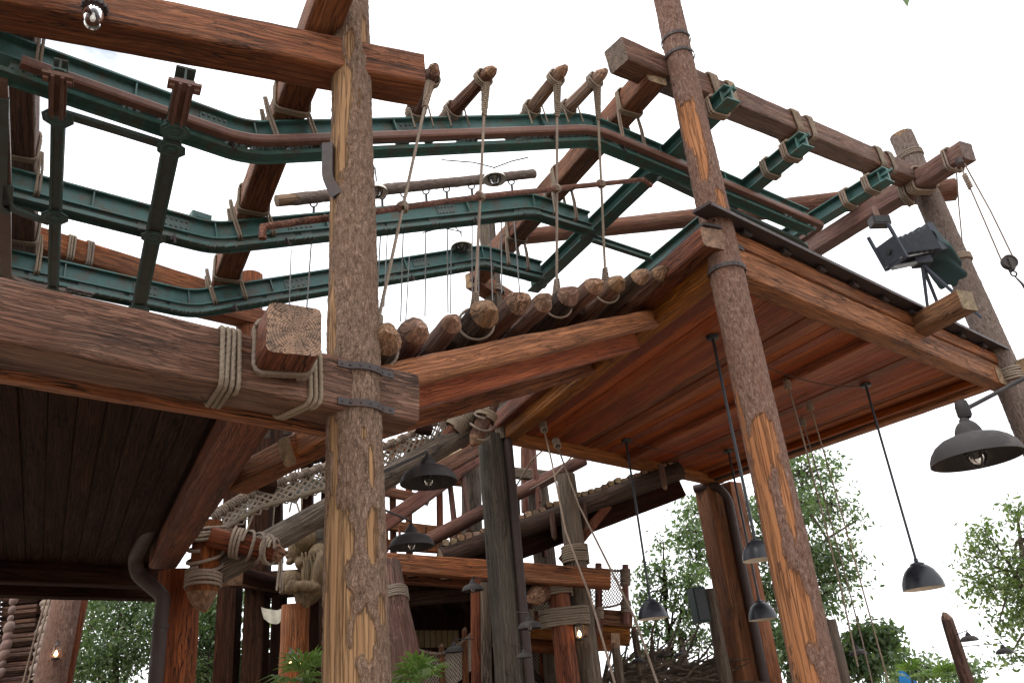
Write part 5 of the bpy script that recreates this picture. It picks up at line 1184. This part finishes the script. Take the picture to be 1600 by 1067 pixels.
# dark pavilion behind the figure
pav = thing('pavilion', 'dark open pavilion with square columns behind the carved figure', 'pavilion', (Yp(430, 1060, 18).x, 18, 0))
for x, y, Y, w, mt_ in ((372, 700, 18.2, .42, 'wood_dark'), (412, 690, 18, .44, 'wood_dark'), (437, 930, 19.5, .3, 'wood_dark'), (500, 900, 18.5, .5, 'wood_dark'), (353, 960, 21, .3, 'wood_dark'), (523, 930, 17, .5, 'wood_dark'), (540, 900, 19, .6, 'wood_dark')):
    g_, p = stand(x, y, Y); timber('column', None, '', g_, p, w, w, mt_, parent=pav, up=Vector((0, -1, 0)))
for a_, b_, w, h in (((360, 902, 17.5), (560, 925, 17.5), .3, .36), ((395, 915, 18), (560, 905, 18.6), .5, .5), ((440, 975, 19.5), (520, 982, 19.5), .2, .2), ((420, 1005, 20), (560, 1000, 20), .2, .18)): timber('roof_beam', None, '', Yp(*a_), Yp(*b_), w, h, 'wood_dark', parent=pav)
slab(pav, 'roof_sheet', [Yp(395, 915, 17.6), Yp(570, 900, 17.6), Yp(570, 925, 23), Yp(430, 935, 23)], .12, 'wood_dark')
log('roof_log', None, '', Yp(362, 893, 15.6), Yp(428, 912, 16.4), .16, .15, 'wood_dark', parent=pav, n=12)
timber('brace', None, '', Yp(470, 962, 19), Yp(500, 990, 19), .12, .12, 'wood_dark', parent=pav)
m_ = MB(); m_.box((0, 0, 0), (5.2, .1, 1.8), Matrix.Translation(Yp(470, 1075, 22)+ZD*0)); mk('low_wall', m_.mesh('low_wall', 'wood_dark', False), pav)
def cloth(label, quad, sag):
    A_, B_, C_, D_ = [Yp(*q) for q in quad]; V = []; F = []; n = 10
    for j in range(n+1):
        for i in range(n+1):
            u, v = i/n, j/n; p = A_.lerp(B_, u).lerp(D_.lerp(C_, u), v); V.append(p-ZD*(sag*4*u*(1-u)*(.4+v))+Vector((0, .06*math.sin(u*14), .03*noise.noise(p*3))))
    for j in range(n):
        for i in range(n): F.append((j*(n+1)+i, j*(n+1)+i+1, (j+1)*(n+1)+i+1, (j+1)*(n+1)+i))
    tag(mk('awning', mesh('awning', V, F, 'canvas', sharp=None)), label, 'awning')
cloth('pale canvas awning strip under the pavilion roof by the carved figure', ((408, 948, 17.2), (450, 948, 17.2), (450, 958, 17.0), (412, 966, 16.9)), .1)
cloth('hanging pale canvas flap left of the pavilion columns', ((366, 968, 19.5), (340, 998, 18), (334, 1022, 18), (362, 985, 19.5)), .05)
# upper left background behind the net: girders, hanging strings and a red timber frame
tw = thing('timber_tower', 'dim timber frame with green rails seen through the net bridge', 'frame', Yp(460, 800, 19))
for x, y0, y1 in ((405, 720, 880), (432, 640, 880), (480, 640, 900), (512, 630, 900)): timber('upright', None, '', Yp(x, y1, 19), Yp(x, y0, 19), .26, .26, 'wood_dark', parent=tw, up=Vector((0, -1, 0)))
for x0, y0, x1, y1 in ((395, 725, 540, 690), (420, 760, 540, 745), (380, 742, 470, 770)):
    V, F = sweep_vf(I_prof(.16, .26), [Yp(x0, y0, 18.6), Yp(x1, y1, 18.8)]); mk('green_rail', mesh('green_rail', V, F, 'teal_dark', smooth=False), tw)
for x, y, L_ in ((400, 745, 60), (427, 752, 85), (448, 700, 70), (455, 690, 80), (470, 740, 95), (418, 790, 50), (462, 690, 60)): rope('string', [Yp(x+random.uniform(0, 6), y, 18), Yp(x-2, y+L_, 18)], .02, tw, n=5)
log('cross_log', None, '', Yp(500, 650, 18.2), Yp(470, 690, 18.2), .28, .26, 'rail_red', parent=tw, n=10)
timber('cross_beam', None, '', Yp(470, 655, 18.4), Yp(620, 640, 18.6), .3, .34, 'rail_red', parent=tw); 
V, F = sweep_vf(I_prof(.2, .3), [Yp(600, 745, 17), Yp(730, 640, 17.8)]); tag(mk('green_girder', mesh('green_girder', V, F, 'teal_dark', smooth=False)), 'dark green girder behind the net beside the upper grey lamp', 'girder')
# far left under the deck: stairs, trunk, stones
tr_ = bark_post('log_post', 'grey leaning bark post at the lower left beside the stairs', Yp(70, 1085, 14.6)-ZD*.6, Yp(112, 895, 15.2), .24, .22, [], n=30, step=.05, cat='trunk', mat='bark_orange', seedv=5.)
bl('leaning_pole', 'smooth brown pole right behind the leaning bark trunk', 'post', (95, 1085, 15.4), (134, 895, 15.9), .15, .14, 'wood_red', n=14)
m_ = MB(); M = frame(Yp(109, 988, 14.9), Yp(109, 988, 14.9)+Vector((1, 0, 0))); m_.box((0, 0, 0), (.10, .03, .12), M); tag(mk('small_plate', m_.mesh('small_plate', 'white_clay', False)), 'small pale plate fixed to the smooth brown pole', 'plate')
stx = thing('staircase', 'dark wooden staircase climbing at the far lower left', 'stairs', Yp(30, 1080, 16))
for i in range(22):
    y = 1075-i*7.4; x = 22+i*.55; Y = 15.2+i*.23; p = Yp(x, y, Y); wd = 62*pix(p)
    m_ = MB(); m_.box((0, 0, 0), (wd, .26, .06), Matrix.Translation(p)); m_.box((0, .1, -.1), (wd, .03, .15), Matrix.Translation(p)); mk('tread', m_.mesh('tread', 'wood_grey' if i % 3 else 'wood_dark', False), stx)
for x in (-12, 60): timber('side_board', None, '', Yp(x, 1085, 15), Yp(x+10, 915, 20.4), .1, .3, 'wood_dark', parent=stx)
for i in range(15):
    y = 1063-i*8.6+random.uniform(-2, 2); p = Yp(58+(1063-y)*.16+random.uniform(-3, 3), y, 15.6+i*.1); m_ = MB(); r_ = .13*random.uniform(.75, 1.2); ell(m_, p, (r_*1.25, r_, r_*.75), (0, random.uniform(-20, 20), 0), 10)
    V = [v+Vector((.03*noise.noise(v*9), 0, .03*noise.noise(v*7+Vector((5, 0, 0))))) for v in m_.V]; tag(mk('stone', mesh('stone', V, m_.F, 'stone', sharp=None)), 'rounded brown stone beside the stairs, %s from the bottom of its pile' % ORD[i], 'stone', 'stones piled beside the stairs')
for i in range(9):
    y = 1050-i*14; p = Yp(2+i*2.4, y, 14.8); m_ = MB(); r_ = .07*random.uniform(.7, 1.3); ell(m_, p, (r_, r_, r_*1.3), (0, 20, 0), 8); tag(mk('clay_jar', m_.mesh('clay_jar', 'white_clay', sharp=None)), 'pinkish knob on the left stair rail, %s from the bottom' % ORD[i], 'knob', 'knobs on the stair rail')
for i, (x0, x1) in enumerate(((36, 82), (44, 88), (60, 95))): rope('rope', [Yp(x0, 1067, 14.7), Yp((x0+x1)/2-3, 990, 15), Yp(x1, 905, 15.4)], .02, None, ['leftmost', 'middle', 'rightmost'][i]+' of the three taut ropes crossing the stairs', 'rope', n=5)
# dark green box on its pole
p = Yp(1092, 945, 19.5); t_ = thing('speaker_box', 'dark green flat box on a pole left of the far corner column', 'speaker', p); m_ = MB(); M = frame(p, p+Vector((.97, .22, .03))); m_.box((0, 0, 0), (.30, .34, .74), M); mk('case', m_.mesh('case', 'green_box', False), t_); m_ = MB(); m_.box((0, -.178, 0), (.24, .015, .66), M); mk('grille', m_.mesh('grille', 'black', False), t_)
post_at('log_post', 'grey weathered pole behind the dark green box', 1108, 920, 20, .17, .14, 'wood_old', n=12)
post_at('log_post', 'dark broken post behind the hanging ropes', 1296, 968, 19, .16, .14, 'wood_old', n=10)
post_at('log_post', 'pale pointed stake by the stick pile', 962, 1012, 18, .11, .09, 'wood_old', n=8, end1='point')
post_at('log_post', 'pale stake with a broken top among the small tree leaves', 1062, 985, 24, .12, .08, 'wood_old', n=8, end1='point')

# more of the layered scaffolding behind: netted stair rails, slim posts, cross beams and guy ropes
sr1 = thing('netted_rail', 'dark netted stair rail low in the room left of the grey-green column', 'railing', Yp(700, 1067, 18))
for x, y in ((650, 1000), (690, 1010), (726, 985), (752, 960)): log('rail_post', None, '', Yp(x+2, 1085, 18), Yp(x, y, 18), .07, .06, 'wood_red', parent=sr1, n=8, end1='point')
for (x0, y0), (x1, y1) in (((650, 1012), (690, 1020)), ((690, 1020), (726, 998)), ((726, 998), (752, 968))):
    rope_rail(sr1, Yp(x0, y0, 17.9), Yp(x1, y1, 17.9), .04, .035); net(sr1, Yp(x0, y0+60, 18), Yp(x0, y0, 18), Yp(x1, y1+60, 18), Yp(x1, y1, 18), 9, 9, .011)
sr2 = thing('netted_rail', 'netted rail under the balcony right of the grey-green column', 'railing', Yp(840, 1067, 21))
for x in (812, 846, 862): log('rail_post', None, '', Yp(x+2, 1085, 21), Yp(x, 998, 21), .07, .06, 'wood_red', parent=sr2, n=8)
net(sr2, Yp(812, 1075, 21), Yp(812, 1004, 21), Yp(862, 1075, 21), Yp(862, 1004, 21), 12, 12, .011); timber('brace', None, '', Yp(808, 1030, 20.8), Yp(868, 1085, 20.8), .1, .14, 'wood_dark2', parent=sr2)
for i, (x, y0, y1, Y, r_, mt_, lb) in enumerate(((744, 905, 1085, 16.2, .12, 'wood_red', 'slim red-brown post just left of the grey-green column'), (758, 910, 1085, 16.0, .1, 'wood_old', 'slim grey pole beside the slim red-brown post'), (735, 690, 870, 20, .26, 'wood_old', 'grey log post behind the hut frame above the lower deck'), (826, 700, 800, 21.5, .24, 'rail_red', 'reddish log post behind the upper end of the handrail log'), (806, 760, 880, 20.6, .10, 'wood_dark2', 'thin dark post between the grey-green column and the ramp'), (850, 780, 885, 21, .12, 'wood_red', 'thin red post under the ramp left of the bound posts'))):
    bl('thin_post', lb, 'post', (x+3, y1, Y), (x, y0, Y), r_, r_*.9, mt_, n=12)
for i, (a_, b_, w, h, mt_, lb) in enumerate((((604, 700, 19.4), (735, 690, 19.4), .2, .26, 'wood_red', 'level red-brown beam high behind the upper grey lamp'), ((596, 900, 17.2), (760, 912, 17.4), .3, .22, 'wood_red', 'second beam just under the long orange-brown beam'), ((640, 936, 18.5), (760, 926, 18.5), .3, .26, 'wood_dark2', 'dark inner beam below the lower deck'), ((780, 1000, 20), (900, 1012, 20), .3, .34, 'wood_red', 'red-brown beam under the balcony deck'), ((690, 668, 18), (756, 650, 18.2), .3, .3, 'rail_red', 'red beam piece behind the crossed lashed logs'), ((365, 690, 19.6), (520, 660, 19.8), .26, .3, 'wood_dark2', 'dim level beam high behind the net walkway'))):
    bt('cross_beam', lb, 'beam', a_, b_, w, h, mt_)
for i, (pts, lb) in enumerate((([(862, 690, 18), (830, 720, 18.4), (800, 770, 19)], 'slack rope between the ramp and the reddish log post'), ([(905, 700, 18.5), (868, 742, 18.2), (828, 765, 18.2)], 'slack rope looped from the tall grey-brown post'), ([(500, 655, 17), (470, 720, 17), (452, 800, 17)], 'long thin rope hanging behind the net walkway, right one'), ([(438, 690, 17), (415, 760, 17), (385, 830, 17)], 'long thin rope hanging behind the net walkway, left one'), ([(455, 760, 16.5), (478, 830, 16.5), (470, 850, 16.4)], 'thin looped rope above the carved figure'))):
    rope('guy_rope', [Yp(*q) for q in pts], .022, None, lb, 'rope', n=6)

# ------------------------------------------------------------------ trees and plants
def leaves_mesh(name, P, N, size, mat, seed, asp=.42, droop=.5):
    rng = np.random.default_rng(seed); n = len(P)
    d = rng.normal(size=(n, 3)); d[:, 2] -= droop; d /= np.linalg.norm(d, axis=1)[:, None]
    s = np.cross(d, rng.normal(size=(n, 3))); s /= np.linalg.norm(s, axis=1)[:, None]; nn = np.cross(d, s)
    L = size*rng.uniform(.65, 1.3, n)[:, None]; w = L*asp
    V = np.empty((n, 5, 3)); V[:, 0] = P; V[:, 1] = P+d*L*.45+s*w*.5+nn*L*.05; V[:, 2] = P+d*L-nn*L*.10; V[:, 3] = P+d*L*.45-s*w*.5+nn*L*.05; V[:, 4] = P+d*L*.5-nn*L*.02
    V = V.reshape(-1, 3); b = (np.arange(n)*5)[:, None, None]; T = np.array([[0, 1, 4], [1, 2, 4], [2, 3, 4], [3, 0, 4]])[None]; F = (b+T).reshape(-1, 3)
    me = bpy.data.meshes.new(name); me.vertices.add(len(V)); me.vertices.foreach_set('co', V.ravel()); me.loops.add(F.size); me.loops.foreach_set('vertex_index', F.ravel().astype(np.int32))
    me.polygons.add(len(F)); me.polygons.foreach_set('loop_start', np.arange(len(F), dtype=np.int32)*3); me.polygons.foreach_set('loop_total', np.full(len(F), 3, np.int32)); me.materials.append(M_[mat]); me.update(); me.validate(); return me
def tree(label, base, clumps, Y, n, leaf_size, mat='leaf', seed=1, tr=.22, sub=70, spread=.30, barkmat='wood_old', droop=.5, top=None):
    """clumps: (px, py, rx px, ry px, dY) puffs of the crown as they stand at distance Y"""
    rng = np.random.default_rng(seed); g_ = Yp(*base, Y); t_ = thing('tree', label, 'tree', (g_.x, g_.y, 0), 'trees behind the timber frames')
    tp = Yp(*(top or (clumps[0][0], clumps[0][1])), Y); fork = Vector((g_.x, g_.y, 0)).lerp(tp, .45); m_ = MB()
    m_.tube([Vector((g_.x, g_.y, 0)), Vector((g_.x, g_.y, 0)).lerp(fork, .5)+Vector((.1, 0, 0)), fork, fork.lerp(tp, .5)+Vector((-.08, .05, 0)), tp], [tr, tr*.85, tr*.7, tr*.4, tr*.12], 10)
    mk('trunk', m_.mesh('trunk', barkmat), t_); m_ = MB(); P = []; tot = sum(c[2]*c[3] for c in clumps)
    for (px, py, rx, ry, dY) in clumps:
        c = Yp(px, py, Y+dY); k = pix(c); a = np.array(c); st = fork.lerp(tp, random.uniform(.0, .8)); cc = Vector(c)
        m_.tube([st, st.lerp(cc, .5)+Vector((0, 0, .15)), cc], [tr*.28, tr*.18, tr*.07], 6, False)
        ns = max(3, int(sub*rx*ry/tot))
        dirs = rng.normal(size=(ns, 3)); dirs /= np.linalg.norm(dirs, axis=1)[:, None]; rad = rng.uniform(.25, 1, (ns, 1))**.5
        tips = a+dirs*rad*np.array([rx*k, (rx+ry)*.5*k, ry*k])
        nl = int(n*rx*ry/tot/ns)+1
        for q in tips:
            qv = Vector(q); m_.tube([cc, cc.lerp(qv, .5)+Vector((0, 0, .06)), qv], [tr*.07, tr*.05, tr*.02], 4, False)
            P.append(q+rng.normal(size=(nl, 3))*np.array([spread, spread, spread*.75]))
    mk('branches', m_.mesh('branches', barkmat), t_); P = np.concatenate(P)
    mk('crown', leaves_mesh('crown', P, None, leaf_size, mat, seed, droop=droop), t_); return t_
tree('tall leafy tree between the far corner column and the hanging ropes', (1210, 1100), [(1255, 740, 60, 38, 0), (1300, 790, 50, 30, 1), (1225, 800, 60, 40, -1), (1310, 870, 42, 30, 0), (1250, 880, 60, 45, 0), (1200, 930, 60, 45, 1), (1290, 930, 40, 30, 0), (1190, 1010, 60, 45, 0), (1250, 1020, 50, 40, 0), (1340, 812, 16, 12, 0), (1335, 905, 20, 14, 0), (1100, 800, 52, 30, 1), (1070, 830, 34, 22, 0), (1090, 870, 44, 30, 0), (1160, 860, 46, 34, 0), (1150, 790, 30, 26, 0)], 27, 12500, .20, 'leaf', 3, .28, 480, .25)
tree('small airy tree with tiered branches behind the leftmost pendant', (1046, 1100), [(1036, 850, 14, 10, 0), (1030, 885, 26, 12, 0), (1010, 905, 22, 14, 0), (1060, 915, 30, 14, 0), (1025, 945, 32, 16, 0), (1075, 960, 34, 18, 0), (1000, 940, 16, 14, 0), (1010, 985, 28, 16, 0), (1070, 1000, 40, 18, 0), (1090, 935, 24, 18, 0), (1085, 900, 26, 16, 0), (1020, 1020, 40, 14, 0)], 24, 3800, .15, 'leaf', 5, .13, 130, .16, 'wood_dark', top=(1036, 845))
tree('light green loose tree at the right edge', (1640, 1120), [(1590, 805, 30, 22, 0), (1545, 835, 34, 20, 0), (1530, 870, 30, 22, 0), (1585, 870, 40, 30, 0), (1560, 920, 46, 30, 0), (1600, 950, 40, 30, 0), (1560, 975, 24, 18, 0), (1530, 905, 20, 16, 0), (1640, 850, 40, 60, 0), (1580, 1020, 26, 18, 0), (1640, 960, 50, 60, 0)], 22, 4300, .165, 'leaf_light', 8, .2, 210, .19)
tree('dark dense tree seen under the left deck beside the leaning trunk', (190, 1120), [(190, 935, 60, 40, 0), (140, 980, 40, 40, 1), (220, 990, 60, 40, 0), (170, 1040, 60, 35, 0), (120, 1040, 30, 40, 0), (240, 925, 40, 26, 1)], 21, 10000, .13, 'leaf', 12, .18, 260, .20)
tree('dense tree under the left deck right of the drainpipe', (330, 1130), [(330, 960, 40, 34, 0), (310, 1010, 44, 34, 0), (360, 1030, 44, 34, 1), (345, 930, 34, 26, 2), (400, 930, 26, 22, 3), (290, 960, 26, 30, 1), (320, 1060, 40, 24, 0)], 20, 8000, .13, 'leaf', 14, .17, 220, .19)
tree('leafy bush beyond the pavilion', (500, 1110), [(490, 990, 40, 24, 0), (460, 1010, 40, 20, 0), (520, 1010, 30, 24, 0)], 27, 2600, .22, 'leaf_light', 15, .1, 40, .3)
tree('dark drooping bush behind the small rusty-topped lamp', (1365, 1110), [(1350, 990, 20, 14, 0), (1372, 1000, 18, 22, 0), (1340, 1030, 40, 24, 0), (1290, 1040, 30, 20, 0), (1380, 985, 12, 10, 0)], 20, 2600, .20, 'leaf', 17, .08, 50, .16)
tree('low distant shrubs along the right horizon', (1440, 1110), [(1400, 1050, 24, 10, 0), (1440, 1046, 26, 12, 0), (1500, 1052, 30, 10, 0), (1395, 1020, 12, 16, 0)], 34, 1500, .26, 'leaf', 19, .08, 40, .3)
def palm(label, px, py, Y, L, nf, seed, mat='leaf_palm'):
    rnd = random.Random(seed); c = Yp(px, py, Y); t_ = thing('palm_plant', label, 'plant', (c.x, c.y, 0), 'fan-leaved palm plants'); m_ = MB(); m_.tube([(c.x, c.y, 0), (c.x, c.y, c.z)], .03, 8); mk('stem', m_.mesh('stem', 'wood_green'), t_)
    for f in range(nf):
        az = rnd.uniform(0, 6.283); el = rnd.uniform(.1, 1.25); d = Vector((math.cos(az)*math.cos(el), math.sin(az)*math.cos(el), math.sin(el))); hub = c+d*L*.5; m_ = MB(); m_.tube([c, c.lerp(hub, .5)+ZD*.02, hub], .008, 5)
        side = d.cross(ZD).normalized(); upv = side.cross(d)
        for k in range(8):
            a = (k-3.5)/3.5*1.25; dd_ = (d*math.cos(a)+side*math.sin(a)).normalized(); Lk = L*rnd.uniform(.75, 1.0)*(1-.15*abs(a)); w = L*.055; sv = dd_.cross(upv).normalized()*w
            tip = hub+dd_*Lk-ZD*Lk*.28; md_ = hub+dd_*Lk*.55
            m_.add([hub, md_+sv, tip, md_-sv, md_+upv*w*.4], [(0, 1, 4), (1, 2, 4), (2, 3, 4), (3, 0, 4)])
        mk('frond', m_.mesh('frond', mat, False), t_)
palm('fan palm plant at the foot of the carved figure post', 478, 1068, 7.6, .30, 13, 2); palm('fan palm plant just right of the nearest post foot', 655, 1072, 7.8, .28, 14, 3)
palm('small palm on the right horizon, left one', 1425, 1062, 24, .55, 9, 5); palm('small palm on the right horizon, right one', 1480, 1064, 24, .5, 9, 6)
# tangle of sticks
st_ = MB(); rnd = random.Random(4)
for i in range(260):
    x = rnd.uniform(935, 1125); hgt = rnd.random()**1.2; y = 1075-hgt*(42-abs(x-1040)*.18); p = Yp(x, y, rnd.uniform(20, 23)); a = rnd.uniform(-.6, .6) if rnd.random() < .6 else rnd.uniform(-1.5, 1.5); L_ = rnd.uniform(.5, 1.6); d = Vector((math.cos(a), rnd.uniform(-.5, .5), math.sin(a)*.8)); b_ = p+d*L_; md_ = p.lerp(b_, .5)+ZD*rnd.uniform(-.12, .2)
    st_.tube([p, md_, b_], [rnd.uniform(.015, .05), .03, .008], 5, False)
o = mk('stick_pile', st_.mesh('stick_pile', 'wood_old')); tag(o, 'tangled grey brushwood mass behind the tiny pole lamps', 'brushwood', kind='stuff')
# leaf tips dipping into the frame at the top right, on a bough from outside
bo = thing('leafy_bough', 'leaf tips hanging into the frame at the very top right', 'branch', Yp(1425, -60, 6)); m_ = MB(); m_.tube([Yp(1800, -260, 7), Yp(1560, -120, 6.4), Yp(1412, -14, 6)], [.05, .03, .006], 7); mk('twig', m_.mesh('twig', 'wood_old'), bo)
m_ = MB()
for x, y, tx, ty in ((1412, -14, 1418, 12), (1412, -14, 1392, 1), (1416, -16, 1436, 0), (1440, -30, 1440, -4), (1470, -50, 1462, -20), (1500, -70, 1516, -40)):
    a_ = Yp(x, y, 6); b_ = Yp(tx, ty, 6); d = (b_-a_); s_ = d.cross(Vector((.1, -1, .2))).normalized()*d.length*.2; m_.add([a_, a_+d*.45+s_, b_, a_+d*.45-s_], [(0, 1, 2), (0, 2, 3)])
mk('leaf', m_.mesh('leaf', 'leaf', False), bo)
# blue tarpaulin corner at the lower right, grey roof far right
p = Yp(1405, 1066, 26); m_ = MB(); m_.add([p, p+Vector((.5, 0, -.05)), p+Vector((.1, 0, .42)), p+Vector((.3, .6, -.05))], [(0, 1, 2), (1, 3, 2), (3, 0, 2), (0, 3, 1)]); tag(mk('parasol_tip', m_.mesh('parasol_tip', 'blue', False)), 'blue parasol tip at the bottom edge, lower right', 'parasol')
